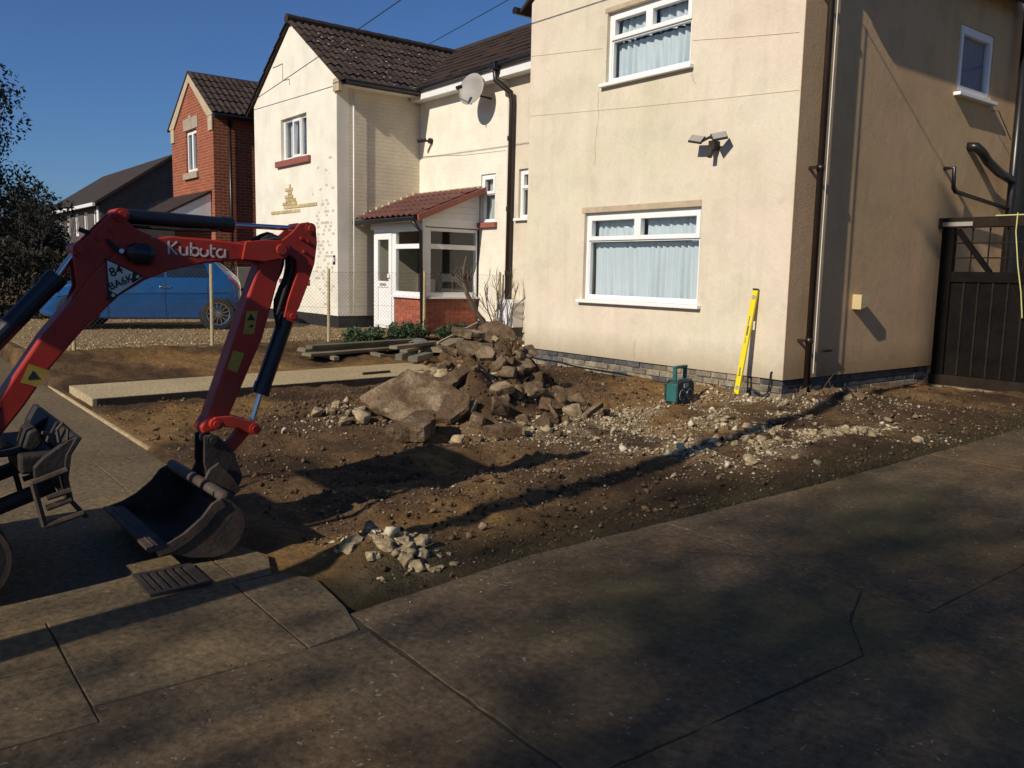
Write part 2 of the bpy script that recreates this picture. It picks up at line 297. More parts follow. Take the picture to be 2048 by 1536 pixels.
# ------------------------------------------------------------------ mesh helpers
ORG = Vector((0, 0, 0))
class MB:
    def __init__(s): s.v = []; s.f = []
    def add(s, vs, fs):
        b = len(s.v); s.v += [tuple(p) for p in vs]; s.f += [tuple(i+b for i in f) for f in fs]; return s
    def box(s, x0, x1, y0, y1, z0, z1):
        return s.add([(x, y, z) for z in (z0, z1) for y in (y0, y1) for x in (x0, x1)],
                     [(0, 2, 3, 1), (4, 5, 7, 6), (0, 1, 5, 4), (2, 6, 7, 3), (0, 4, 6, 2), (1, 3, 7, 5)])
    def prism(s, poly, fn, a, b):          # fn(p, q, depth) -> xyz
        n = len(poly); vs = [fn(p, q, a) for p, q in poly] + [fn(p, q, b) for p, q in poly]
        return s.add(vs, [tuple(range(n)), tuple(range(2*n-1, n-1, -1))] + [(i, i+n, (i+1) % n+n, (i+1) % n) for i in range(n)])
    def tube(s, path, r, seg=8, r1=None, cap=True):
        path = [Vector(p) for p in path]; n = len(path); vs = []; fs = []
        ref = None
        for i, p in enumerate(path):
            t = (path[min(i+1, n-1)] - path[max(i-1, 0)]).normalized()
            if ref is None: ref = t.orthogonal().normalized()
            else:
                ref = (ref - t*ref.dot(t)); ref = ref.normalized() if ref.length > 1e-6 else t.orthogonal().normalized()
            bi = t.cross(ref); rr = r if r1 is None else r + (r1-r)*i/(n-1)
            for k in range(seg):
                a = 2*math.pi*k/seg; vs.append(p + (ref*math.cos(a) + bi*math.sin(a))*rr)
        for i in range(n-1):
            for k in range(seg):
                fs.append((i*seg+k, i*seg+(k+1) % seg, (i+1)*seg+(k+1) % seg, (i+1)*seg+k))
        if cap: fs += [tuple(range(seg-1, -1, -1)), tuple(range((n-1)*seg, n*seg))]
        return s.add(vs, fs)
    def build(s, name, m, parent=None, smooth=False, bevel=0, org=None):
        o0 = ORG if org is None else org
        me = bpy.data.meshes.new(name); me.from_pydata([(x-o0.x, y-o0.y, z-o0.z) for x, y, z in s.v], [], s.f)
        bm = bmesh.new(); bm.from_mesh(me); bmesh.ops.recalc_face_normals(bm, faces=bm.faces[:]); bm.to_mesh(me); bm.free()
        if smooth:
            for p in me.polygons: p.use_smooth = True
        if m: me.materials.append(MATS[m])
        o = bpy.data.objects.new(name, me); col.objects.link(o)
        if parent: o.parent = parent
        if bevel:
            b = o.modifiers.new('bevel', 'BEVEL'); b.width = bevel; b.segments = 2; b.limit_method = 'ANGLE'; b.angle_limit = R(40)
        return o
def lathe(prof, axis_p, axis_d, seg=24):     # prof: (radius, along)
    d = Vector(axis_d).normalized(); a = d.orthogonal().normalized(); b = d.cross(a); P = Vector(axis_p); vs = []; fs = []
    for r, t in prof:
        for k in range(seg):
            w = 2*math.pi*k/seg; vs.append(P + d*t + (a*math.cos(w) + b*math.sin(w))*r)
    for i in range(len(prof)-1):
        for k in range(seg): fs.append((i*seg+k, i*seg+(k+1) % seg, (i+1)*seg+(k+1) % seg, (i+1)*seg+k))
    return vs, fs
def tag(o, label=None, cat=None, group=None, kind=None):
    if label: o['label'] = label
    if cat: o['category'] = cat
    if group: o['group'] = group
    if kind: o['kind'] = kind
    return o
def thing(name, label, cat, loc=(0, 0, 0), group=None, rot=None):
    global ORG
    o = bpy.data.objects.new(name, None); col.objects.link(o); o.location = loc; o.empty_display_size = .2
    if rot: o.rotation_euler = rot
    ORG = Vector(loc) if rot is None else Vector((0, 0, 0))
    return tag(o, label, cat, group)
def free():
    global ORG
    ORG = Vector((0, 0, 0))
def meshobj(name, me, parent, loc, rot=(0, 0, 0), scale=(1, 1, 1)):
    o = bpy.data.objects.new(name, me); col.objects.link(o); o.parent = parent; o.location = loc; o.rotation_euler = rot; o.scale = scale; return o
def FY(plane, sgn=1):      # wall facing -Y : (u, z, d) -> xyz, d = depth into the wall
    return lambda u, z, d: (u, plane + d, z)
def FX(plane):             # wall facing +X
    return lambda u, z, d: (plane - d, u, z)
def FXn(plane):            # wall facing -X
    return lambda u, z, d: (plane + d, u, z)
def mbox(mb, fn, u0, u1, z0, z1, d0, d1):
    return mb.prism([(u0, z0), (u1, z0), (u1, z1), (u0, z1)], fn, d0, d1)
def wall(mb, fn, u0, u1, z0, z1, holes=(), thick=.25, gable=None):
    us = sorted({u0, u1, *[h[0] for h in holes], *[h[1] for h in holes]}); zs = sorted({z0, z1, *[h[2] for h in holes], *[h[3] for h in holes]})
    inh = lambda u, z: any(h[0] < u < h[1] and h[2] < z < h[3] for h in holes)
    for i in range(len(us)-1):
        for j in range(len(zs)-1):
            if inh((us[i]+us[i+1])/2, (zs[j]+zs[j+1])/2): continue
            q = [(us[i], zs[j]), (us[i+1], zs[j]), (us[i+1], zs[j+1]), (us[i], zs[j+1])]
            mb.add([fn(u, z, 0) for u, z in q] + [fn(u, z, thick) for u, z in q], [(0, 1, 2, 3), (7, 6, 5, 4)])
    for h in list(holes) + [(u0, u1, z0, z1)]:
        q = [(h[0], h[2]), (h[1], h[2]), (h[1], h[3]), (h[0], h[3])]
        mb.add([fn(u, z, 0) for u, z in q] + [fn(u, z, thick) for u, z in q], [(i, (i+1) % 4, (i+1) % 4+4, i+4) for i in range(4)])
    if gable:
        mb.prism([(u0, z1), (u1, z1), gable], fn, 0, thick)
    return mb
def weld(o):
    bm = bmesh.new(); bm.from_mesh(o.data); bmesh.ops.remove_doubles(bm, verts=bm.verts[:], dist=.0005); bmesh.ops.recalc_face_normals(bm, faces=bm.faces[:]); bm.to_mesh(o.data); bm.free(); return o
def curtain_mesh(fn, u0, u1, z0, z1, d, amp=.03, waves=14, seed=0, smooth=True):
    r = random.Random(seed); mb = MB(); n = waves*8; ph = [r.uniform(.7, 1.35) for _ in range(waves+2)]
    acc = 0; xs = []
    for i in range(n+1):
        acc += ph[int(i/8) % len(ph)]; xs.append(acc)
    vs = []; tot = xs[-1]
    for j in range(7):
        t = j/6; zz = z1 + (z0-z1)*t
        for i in range(n+1):
            a = amp*(.45 + .75*t)*(.6 + .4*math.sin(i*.21+seed))
            vs.append(fn(u0 + (u1-u0)*i/n, zz, d + a*math.sin(xs[i]/tot*2*math.pi*waves + .5*math.sin(3*t+i*.05)) + .008*math.sin(i*.9)))
    fs = [(j*(n+1)+i, j*(n+1)+i+1, (j+1)*(n+1)+i+1, (j+1)*(n+1)+i) for j in range(6) for i in range(n)]
    return mb.add(vs, fs)
def window(root, fn, u0, u1, z0, z1, panes, setback=.05, bar=.045, sill='white_plastic', sill_h=.045, sill_over=.06, curt=None, seed=1, curt_mat='curtain', sill_proj=.07, waves=14, frame_mat='white_plastic', label=None, amp=.034):
    """panes: fractions (a,b,c,d,opening?)"""
    mb = MB(); d0, d1 = setback, setback+.07
    for a in ((u0, u0+bar, z0, z1), (u1-bar, u1, z0, z1), (u0+bar, u1-bar, z0, z0+bar), (u0+bar, u1-bar, z1-bar, z1)): mbox(mb, fn, *a, d0, d1)
    w = mb.build('window', frame_mat, root, bevel=.006)
    iu0, iu1, iz0, iz1 = u0+bar, u1-bar, z0+bar, z1-bar
    for (a, b, c, e, op) in panes:
        pu0, pu1, pz0, pz1 = iu0+(iu1-iu0)*a, iu0+(iu1-iu0)*b, iz0+(iz1-iz0)*c, iz0+(iz1-iz0)*e
        t = .055 if op else .02; dd = d0-.012 if op else d0+.01
        mb = MB()
        for q in ((pu0, pu0+t, pz0, pz1), (pu1-t, pu1, pz0, pz1), (pu0+t, pu1-t, pz0, pz0+t), (pu0+t, pu1-t, pz1-t, pz1)): mbox(mb, fn, *q, dd, d1-.005)
        mb.build('sash', frame_mat, w, bevel=.005)
        mbox(MB(), fn, pu0+t-.004, pu1-t+.004, pz0+t-.004, pz1-t+.004, d0+.03, d0+.038).build('pane', 'glass', w)
        if curt:
            m2 = curtain_mesh(fn, pu0+t-.02, pu1-t+.02, pz0, pz1-.012-(.03 if op else .015), d1+.055, amp, max(3, int(waves*(b-a))), seed+int(a*7)+int(c*13))
            m2.build('curtain', curt_mat, w, smooth=True)
    if sill:
        mbox(MB(), fn, u0-sill_over, u1+sill_over, z0-sill_h, z0-.001, -sill_proj, setback+.03).build('sill', sill, w, bevel=.006)
    if label: w['label'] = label
    return w

# ------------------------------------------------------------------ ground
def sstep(a, b, x):
    t = min(1, max(0, (x-a)/(b-a))); return t*t*(3-2*t)
def gauss(x, y, cx, cy, sx, sy): return math.exp(-((x-cx)/sx)**2 - ((y-cy)/sy)**2)
def drive_z(y): return .011*max(0, y-1.55)
DRIVE_X = -3.12
def fbm(x, y, s, o=4):
    return noise.fractal(Vector((x*s, y*s, 3.7)), .9, 2.1, o)
def gz(x, y):
    if y < 1.72 and x < 30:                                     # under the footway
        g = -.05
        if x > DRIVE_X: return -.05
        if y < 1.40: return g
        return g + (y-1.40)/.32*(.02 if x < -6.6 else .045)
    if x > DRIVE_X+.02: return drive_z(y) - .05
    z = .02
    z += .09*sstep(5.6, 7.6, y)*sstep(-11, -9, x)
    z += .12*sstep(-10.2, -11.8, x)
    z += .10*sstep(-12.0, -12.6, x)
    if x < -12.66: return .215 + .01*fbm(x, y, .7)*(1 if x > -30 else 0)
    e = sstep(DRIVE_X, DRIVE_X-.5, x)*sstep(1.72, 2.0, y)
    z = z*e + (drive_z(y)-.003)*(1-e) if x > -4.2 else z
    hp = .68*gauss(x, y, -7.2, 5.3, .64, .64)*sstep(8, 6.5, y) + .32*gauss(x, y, -6.6, 4.6, .58, .5)
    z += hp*(1+.45*fbm(x, y, 4.0, 3))
    z += .10*gauss(x, y, -7.2, 3.5, .5, .4)
    z += .09*gauss(x, y, -6.0, 7.35, .5, .22) + .12*gauss(x, y, -4.75, 8.1, .55, .45) + .08*gauss(x, y, -4.6, 9.3, .5, .7)
    z -= .06*gauss(x, y, -4.35, 2.05, .42, .34)
    z += .07*gauss(x, y, -3.5, 1.95, .28, .22)
    z += .05*gauss(x, y, -4.05, 6.2, .8, .9)
    k = e if x > -4.2 else sstep(1.75, 2.0, y)
    z += k*(.055*fbm(x, y, 1.6) + .022*fbm(x+9, y, 5.5, 3) + .020*abs(fbm(x, y+5, 9.0, 2)))
    # track marks left by the digger
    for c, w in ((-4.85, .13), (-5.55, .13)):
        t = math.exp(-((x-c-.05*math.sin(y))/w)**2)*sstep(1.9, 2.4, y)*sstep(5.2, 4.2, y)
        z += t*(-.03 + .012*math.sin(y*62))
    return max(z, -.03)
def axis_lines(lo, hi, step, outer):
    a = [lo + i*step for i in range(int(round((hi-lo)/step))+1)]
    return sorted(set([o for o in outer if o < lo-.01 or o > hi+.01] + a))
gx = axis_lines(-13.2, -3.0, .055, [-900, -400, -200, -120, -80, -60, -45, -35, -30, -26, -23, -20, -18, -16.5, -15, -14, -2.5, -1, 0, 2, 5, 10, 20, 40, 90, 200, 400, 900])
gy = axis_lines(1.55, 10.9, .055, [-900, -400, -200, -90, -40, -20, -12, -8, -5, -3, -1, 0, 1, 12, 14, 17, 22, 30, 45, 70, 120, 200, 400, 900])
verts = [(x, y, gz(x, y)) for y in gy for x in gx]; nx = len(gx)
faces = [(j*nx+i, j*nx+i+1, (j+1)*nx+i+1, (j+1)*nx+i) for j in range(len(gy)-1) for i in range(nx-1)]
me = bpy.data.meshes.new('ground'); me.from_pydata(verts, [], faces); me.materials.append(MATS['soil'])
for p in me.polygons: p.use_smooth = True
ground = bpy.data.objects.new('ground', me); col.objects.link(ground); tag(ground, 'dug over brown soil of the front garden and the land around', kind='structure')

def slab_obj(name, poly, zf, thick, m, parent, jit=.0, bevel=.008, seed=0, sub=.25):
    """flat slab with a slightly uneven outline; poly is counter-clockwise in x,y"""
    r = random.Random(seed); pts = []
    for i in range(len(poly)):
        a = poly[i]; b = poly[(i+1) % len(poly)]; L = math.hypot(b[0]-a[0], b[1]-a[1]); k = max(1, int(L/sub)) if jit else 1
        for j in range(k):
            t = j/k; pts.append((a[0]+(b[0]-a[0])*t + (r.uniform(-jit, jit) if j else 0), a[1]+(b[1]-a[1])*t + (r.uniform(-jit, jit) if j else 0)))
    mb = MB(); n = len(pts)
    mb.add([(x, y, zf(x, y)) for x, y in pts] + [(x, y, zf(x, y)-thick) for x, y in pts],
           [tuple(range(n)), tuple(range(2*n-1, n-1, -1))] + [(i, (i+1) % n, (i+1) % n+n, i+n) for i in range(n)])
    return mb.build(name, m, parent, bevel=bevel)
free()
def rect(x0, x1, y0, y1): return [(x0, y0), (x1, y0), (x1, y1), (x0, y1)]
# footway
fw = MB().box(-60, 30, -1.6, 1.5, -.12, -.005).build('pavement', 'joint_moss'); tag(fw, 'worn concrete footway along the front of the houses', kind='structure')
flat = lambda x, y: 0.0
slabs = [rect(-3.62, -2.822, .533, 1.266), [(-3.62, 1.273), (-2.822, 1.273), (-2.86, 1.50), (-3.1, 1.56), (-3.46, 1.60), (-3.62, 1.52)],
         rect(-3.195, -2.712, -1.6, .526), rect(-3.62, -3.202, -1.6, .526), rect(-6.6, -3.626, -1.6, 1.30)]
slabs.append([(-6.6, 1.301), (-3.626, 1.304), (-3.64, 1.46), (-3.9, 1.55), (-4.15, 1.47), (-4.6, 1.62), (-5.3, 1.70), (-6.6, 1.72)])
x = -6.612
for k in range(9): slabs.append(rect(x-3.0, x, -1.6, 1.72)); x -= 3.012
slabs += [[(-2.705, -1.6), (.8, -1.6), (.8, 1.52), (-2.815, 1.52), (-2.815, .53), (-2.705, .53)], rect(.815, 4.2, -1.6, 1.515)]
for i, q in enumerate(slabs): slab_obj('slab', q, flat, .10, 'path_concrete' if i < len(slabs)-2 else 'drive_concrete', fw, .004, .004, i)
# pale edging along the back of the footway
ed = MB().box(-33, -6.75, 1.735, 1.80, -.1, .012).build('edging_kerb', 'new_concrete', bevel=.01); tag(ed, 'thin pale concrete edging along the back of the footway', kind='structure')
# driveway
dv = MB().add([(-3.0, 1.5, -.006), (4, 1.5, -.006), (4, 16, .1535), (-3.0, 16, .1535)], [(0, 1, 2, 3)]).build('driveway', 'joint_moss'); tag(dv, 'dark speckled concrete driveway beside the house', kind='structure')
dz = lambda x, y: drive_z(y)
bays = [[(-3.02, 1.545), (-1.6, 1.53), (-1.55, 2.9), (-1.75, 3.15), (-1.9, 3.5), (-3.12, 3.56), (-3.14, 2.6)],
        [(-1.594, 1.53), (.9, 1.53), (.9, 3.44), (-1.894, 3.499), (-1.745, 3.153), (-1.545, 2.9)],
        [(-3.12, 3.568), (-1.6, 3.503), (-1.62, 6.6), (-3.13, 6.62), (-3.10, 5.0)],
        [(-1.594, 3.503), (.9, 3.447), (.9, 6.6), (-1.614, 6.6)],
        [(-3.13, 6.635), (-1.61, 6.615), (-1.61, 10.2), (-3.22, 10.2)], [(-1.595, 6.615), (.9, 6.615), (.9, 10.2), (-1.595, 10.2)],
        rect(.915, 4.0, 1.53, 4.4), rect(.915, 4.0, 4.415, 10.2), [(-3.22, 10.215), (4, 10.215), (4, 16), (-3.25, 16)]]
for i, q in enumerate(bays): slab_obj('concrete_bay', q, dz, .12, 'drive_concrete', dv, .005, .004, 40+i, .07)
# raised concrete path to the front door
pth = MB().prism([(-10.06, 1.81), (-8.98, 1.81), (-9.22, 6.2), (-10.42, 6.35)], lambda p, q, d_: (p, q, d_), -.05, .10).build('path', 'new_concrete', bevel=.012); tag(pth, 'pale new concrete garden path with a dark formed edge', kind='structure')
MB().prism([(-8.975, 1.85), (-8.945, 1.85), (-9.185, 6.1), (-9.215, 6.1)], lambda p, q, d_: (p, q, d_), -.03, .094).build('shutter_board', 'board_dark', pth)
# gravel drive in front of the white house
gd = MB().box(-21, -12.72, 1.9, 7.70, .10, .232).build('gravel_drive', 'gravel_bed'); tag(gd, 'golden gravel drive of the white house', kind='structure')
MB().box(-12.72, -12.60, 1.9, 9.5, .0, .225).build('gravel_board', 'timber', gd)
gg = MB().box(-15.55, -12.72, 7.705, 9.6, .10, .236).build('front_path', 'gravel_bed'); tag(gg, 'gravel patch before the porch', kind='structure')

# drain grate set in the footway
gr = thing('drain_grate', 'rusty iron drain grate set in the footway near the digger bucket', 'grate', (-3.80, 1.06, 0))
MB().box(-3.93, -3.67, .95, 1.17, .002, .006).build('pit', 'ink_black', gr)
mb = MB()
for q in ((-3.95, -3.65, .93, .955), (-3.95, -3.65, 1.165, 1.19), (-3.95, -3.925, .955, 1.165), (-3.675, -3.65, .955, 1.165)): mb.box(q[0], q[1], q[2], q[3], .003, .016)
mb.build('frame', 'iron', gr)
for k in range(6):
    yy = .965+k*.0365; MB().box(-3.925, -3.675, yy, yy+.02, .004, .014).build('bar', 'iron', gr)
free()

# ------------------------------------------------------------------ loose stones
def hull_shapes(k):
    out = []
    for i in range(k):
        r = random.Random(900+i); bm = bmesh.new()
        for _ in range(11):
            v = Vector((r.gauss(0, 1), r.gauss(0, 1), r.gauss(0, 1))).normalized()*r.uniform(.75, 1.1); bm.verts.new(v)
        res = bmesh.ops.convex_hull(bm, input=bm.verts[:]); bmesh.ops.delete(bm, geom=[q for q in res['geom_interior'] if isinstance(q, bmesh.types.BMVert)], context='VERTS')
        bm.verts.index_update(); bm.verts.ensure_lookup_table()
        out.append((np.array([p.co[:] for p in bm.verts]), np.array([[q.index for q in t.verts] for t in bm.faces]))); bm.free()
    return out
HULLS = hull_shapes(8)
def scatter(name, pts, sizes, m, label, flat=.6, jit=.35, sink=.3):
    n = len(pts); pts = np.array(pts); sizes = np.array(sizes); Ws = []; Fs = []; tot = 0
    pick = nrs.randint(0, len(HULLS), n)
    for h, (IV, IF) in enumerate(HULLS):
        ix = np.where(pick == h)[0]; m_ = len(ix); nv = len(IV)
        if not m_: continue
        ang = nrs.rand(m_)*6.283; V = np.repeat(IV[None], m_, 0)*(1 + jit*(nrs.rand(m_, nv, 1)-.5)); z_ = sizes[ix]
        s3 = np.stack([z_*nrs.uniform(.7, 1.3, m_), z_*nrs.uniform(.5, 1.0, m_), z_*flat*nrs.uniform(.6, 1.3, m_)], 1)
        V = V*s3[:, None, :]
        ca, sa = np.cos(ang)[:, None], np.sin(ang)[:, None]
        tilt = nrs.normal(0, .35, (m_, 1)); X = V[:, :, 0]*np.cos(tilt)-V[:, :, 2]*np.sin(tilt); Z = V[:, :, 0]*np.sin(tilt)+V[:, :, 2]*np.cos(tilt); Y = V[:, :, 1]
        W = np.stack([X*ca-Y*sa, X*sa+Y*ca, Z], 2) + pts[ix][:, None, :]
        W[:, :, 2] += (s3[:, 2]*(1-sink))[:, None]
        Ws.append(W.reshape(-1, 3)); Fs.append((IF[None] + (np.arange(m_)*nv)[:, None, None]).reshape(-1, 3)+tot); tot += m_*nv
    W = np.concatenate(Ws); F = np.concatenate(Fs)
    me = bpy.data.meshes.new(name); me.vertices.add(tot); me.vertices.foreach_set('co', W.reshape(-1).astype('f'))
    nf = len(F); me.loops.add(nf*3); me.loops.foreach_set('vertex_index', F.reshape(-1).astype('i')); me.polygons.add(nf)
    me.polygons.foreach_set('loop_start', np.arange(0, nf*3, 3, dtype='i')); me.polygons.foreach_set('loop_total', np.full(nf, 3, 'i')); me.update(); me.validate()
    me.materials.append(MATS[m]); o = bpy.data.objects.new(name, me); col.objects.link(o); tag(o, label, None, None, 'stuff'); return o
def in_garden(x, y): return x < DRIVE_X-.05 and x > -12.5 and y > 1.8 and y < 10.6 and not (x < -5.3 and y > 7.68) and not (-10.1 < x < -9.0 and y < 6.4)
def pts_density(n, dens, x0, x1, y0, y1, szf):
    P = []; S = []
    while len(P) < n:
        x = rnd.uniform(x0, x1); y = rnd.uniform(y0, y1)
        if in_garden(x, y) and rnd.random() < dens(x, y):
            P.append((x, y, gz(x, y))); S.append(szf())
    return P, S
def band(x, y, ax, ay, bx, by, w):
    dx, dy = bx-ax, by-ay; t = max(0, min(1, ((x-ax)*dx+(y-ay)*dy)/(dx*dx+dy*dy))); return math.exp(-(((x-ax-t*dx)**2+(y-ay-t*dy)**2)/w**2))
def pale_d(x, y):
    n_ = max(0, .35+1.5*fbm(x, y, 1.9, 4))
    return max(0, n_)*max(1.3*band(x, y, -4.25, 5.2, -3.85, 6.9, .40), 1.0*band(x, y, -5.6, 5.0, -5.2, 7.4, .50), .4*gauss(x, y, -4.8, 6.4, .9, .7), 2.0*gauss(x, y, -3.48, 1.95, .24, .17), .3*band(x, y, -6.8, 3.3, -5.5, 4.6, .35), .3*gauss(x, y, -4.6, 8.1, .6, .5))
pa = ground.data.attributes.new('pale', 'FLOAT', 'POINT')
pa.data.foreach_set('value', [min(1, 1.0*pale_d(v[0], v[1])) if (-9 < v[0] < -3.1 and 1.7 < v[1] < 10) else 0 for v in verts])
P, S = pts_density(16000, pale_d, -7.8, -3.2, 1.8, 9, lambda: .004+.016*rnd.random()**4)
scatter('pale_crumbs', P, S, 'pale_crumbs', 'pale crushed concrete crumbs strewn over the dug soil')
P, S = pts_density(300, pale_d, -7.8, -3.2, 1.8, 9, lambda: .018+.035*rnd.random()**2.5)
scatter('rubble_stones', P, S, 'pale_crumbs', 'small pale rubble lumps lying in the dug soil', flat=.7)
def peb_d(x, y): return .10 + .9*band(x, y, -4.35, 3.2, -4.5, 4.4, .27) + .35*band(x, y, -4.2, 2.5, -4.3, 3.4, .3) + .25*max(0, fbm(x, y, 1.3, 3)) + .25*gauss(x, y, -5.0, 6.6, 1.2, 1.0)
P, S = pts_density(11000, peb_d, -9, -3.2, 1.8, 9.5, lambda: .004+.009*rnd.random()**3)
scatter('pebbles', P, S, 'pebbles', 'small pebbles and shingle mixed into the soil')
def clod_d(x, y): return .12 + .8*gauss(x, y, -7.0, 5.0, 1.0, 1.0) + .5*gauss(x, y, -7.2, 3.5, .7, .5) + .35*max(0, fbm(x, y, 1.1, 3)) + .35*gauss(x, y, -4.0, 2.8, .7, .9)
P, S = pts_density(20000, clod_d, -9.2, -3.2, 1.8, 10.5, lambda: .004+.026*rnd.random()**11)
scatter('soil_clods', P, S, 'soil_clods', 'crumbly dark soil clods over the dug garden', flat=.75)
P = []; S = []
while len(P) < 5200:
    x = rnd.uniform(-20.5, -12.75); y = rnd.uniform(2, 7.6)
    if rnd.random() < .35 + .65*gauss(x, 0, -13.2, 0, .9, 1): P.append((x, y, .23)); S.append(.010+.013*rnd.random())
scatter('gravel', P, S, 'gold_gravel', 'loose golden gravel covering the drive by the blue car')
P = []; S = []
while len(P) < 1500:
    x = rnd.uniform(-3.1, 1.5); y = rnd.uniform(.6, 8)
    P.append((x, y, drive_z(y) if y > 1.55 else 0)); S.append(.0025+.004*rnd.random()**3)
for k in range(130):
    x = DRIVE_X+rnd.gauss(.05, .1); y = rnd.uniform(1.7, 9); P.append((x, y, drive_z(y))); S.append(.004+.007*rnd.random()**2)
scatter('drive_grit', P, S, 'pebbles', 'pale grit scattered on the dark concrete drive', flat=.5)
# moss and weeds along the drive edge
mb = MB(); 
for k in range(3600):
    y = rnd.uniform(1.75, 9.6); x = DRIVE_X - abs(rnd.gauss(0, .20)) + .02
    if rnd.random() > .35 + .65*max(0, fbm(x, y, 1.7, 3)+.4): continue
    z = max(gz(x, y), -.05); h = rnd.uniform(.008, .026); a = rnd.uniform(0, 6.28); w = rnd.uniform(.003, .007); l_ = rnd.uniform(.01, .03)
    mb.add([(x-w*math.cos(a), y-w*math.sin(a), z-.005), (x+w*math.cos(a), y+w*math.sin(a), z-.005), (x+l_*math.sin(a), y+l_*math.cos(a), z+h)], [(0, 1, 2)])
tag(mb.build('moss', 'moss_blades'), 'low dull green moss and weeds along the driveway edge', kind='stuff')

# ------------------------------------------------------------------ houses
def tile_mesh(name, w, L, waves, amp, m, thick=.016):
    """tile lying in local xy, x across, y up the slope"""
    mb = MB(); n = 12; vs = []
    for j in (0, 1):
        for i in range(n+1):
            u = i/n; h = amp*(.5-.5*math.cos(2*math.pi*waves*u)) if waves else 0
            vs.append((u*w, j*L, h + (.024 if j == 0 else 0)))
    low = [(x, y, z-thick) for x, y, z in vs]; k = n+1; N = 2*k
    fs = [(i, i+1, k+i+1, k+i) for i in range(n)] + [(N+i, N+k+i, N+k+i+1, N+i+1) for i in range(n)] + [(i, N+i, N+i+1, i+1) for i in range(n)]
    fs += [(0, k, N+k, N), (n, N+n, N+k+n, k+n)]
    mb.add(vs + low, fs); o = mb.build(name, m, None, org=Vector((0, 0, 0))); me = o.data; bpy.data.objects.remove(o); return me
def lay_tiles(root, roof, me, org, ux, uy, cols, rows, w, L, keep=None, jit=.004):
    """org corner at the eave, ux unit across, uy unit up-slope"""
    ux = Vector(ux); uy = Vector(uy); nz = ux.cross(uy); rl = root.location
    base = Matrix((ux, uy, nz)).transposed()
    for r_ in range(rows):
        for c_ in range(cols):
            p = Vector(org) + ux*(c_*w) + uy*(r_*L) + nz*.02
            if keep and not keep(p + ux*w/2 + uy*L/2): continue
            q = bpy.data.objects.new('tile', me); col.objects.link(q); q.parent = roof
            q.rotation_euler = (base @ Euler((rnd.uniform(-.012, .012), rnd.uniform(-.01, .01), rnd.uniform(-.006, .006))).to_matrix()).to_euler()
            q.location = p - rl + nz*rnd.uniform(-jit, jit)
TILE = tile_mesh('roof_tile', .33, .40, 2, .035, 'roof_tile')
TILEB = tile_mesh('flat_tile', .30, .38, 3, .012, 'roof_tile_brown')
TILER = tile_mesh('porch_tile', .20, .33, 1, .035, 'red_tile')
PITCH = math.atan2(1.38, 2.13)
def slope_board(mb, a, b, c, d, t=.05):       # quad with thickness downward
    mb.add([a, b, c, d] + [(p[0], p[1], p[2]-t) for p in (a, b, c, d)], [(0, 1, 2, 3), (7, 6, 5, 4), (0, 4, 5, 1), (1, 5, 6, 2), (2, 6, 7, 3), (3, 7, 4, 0)])

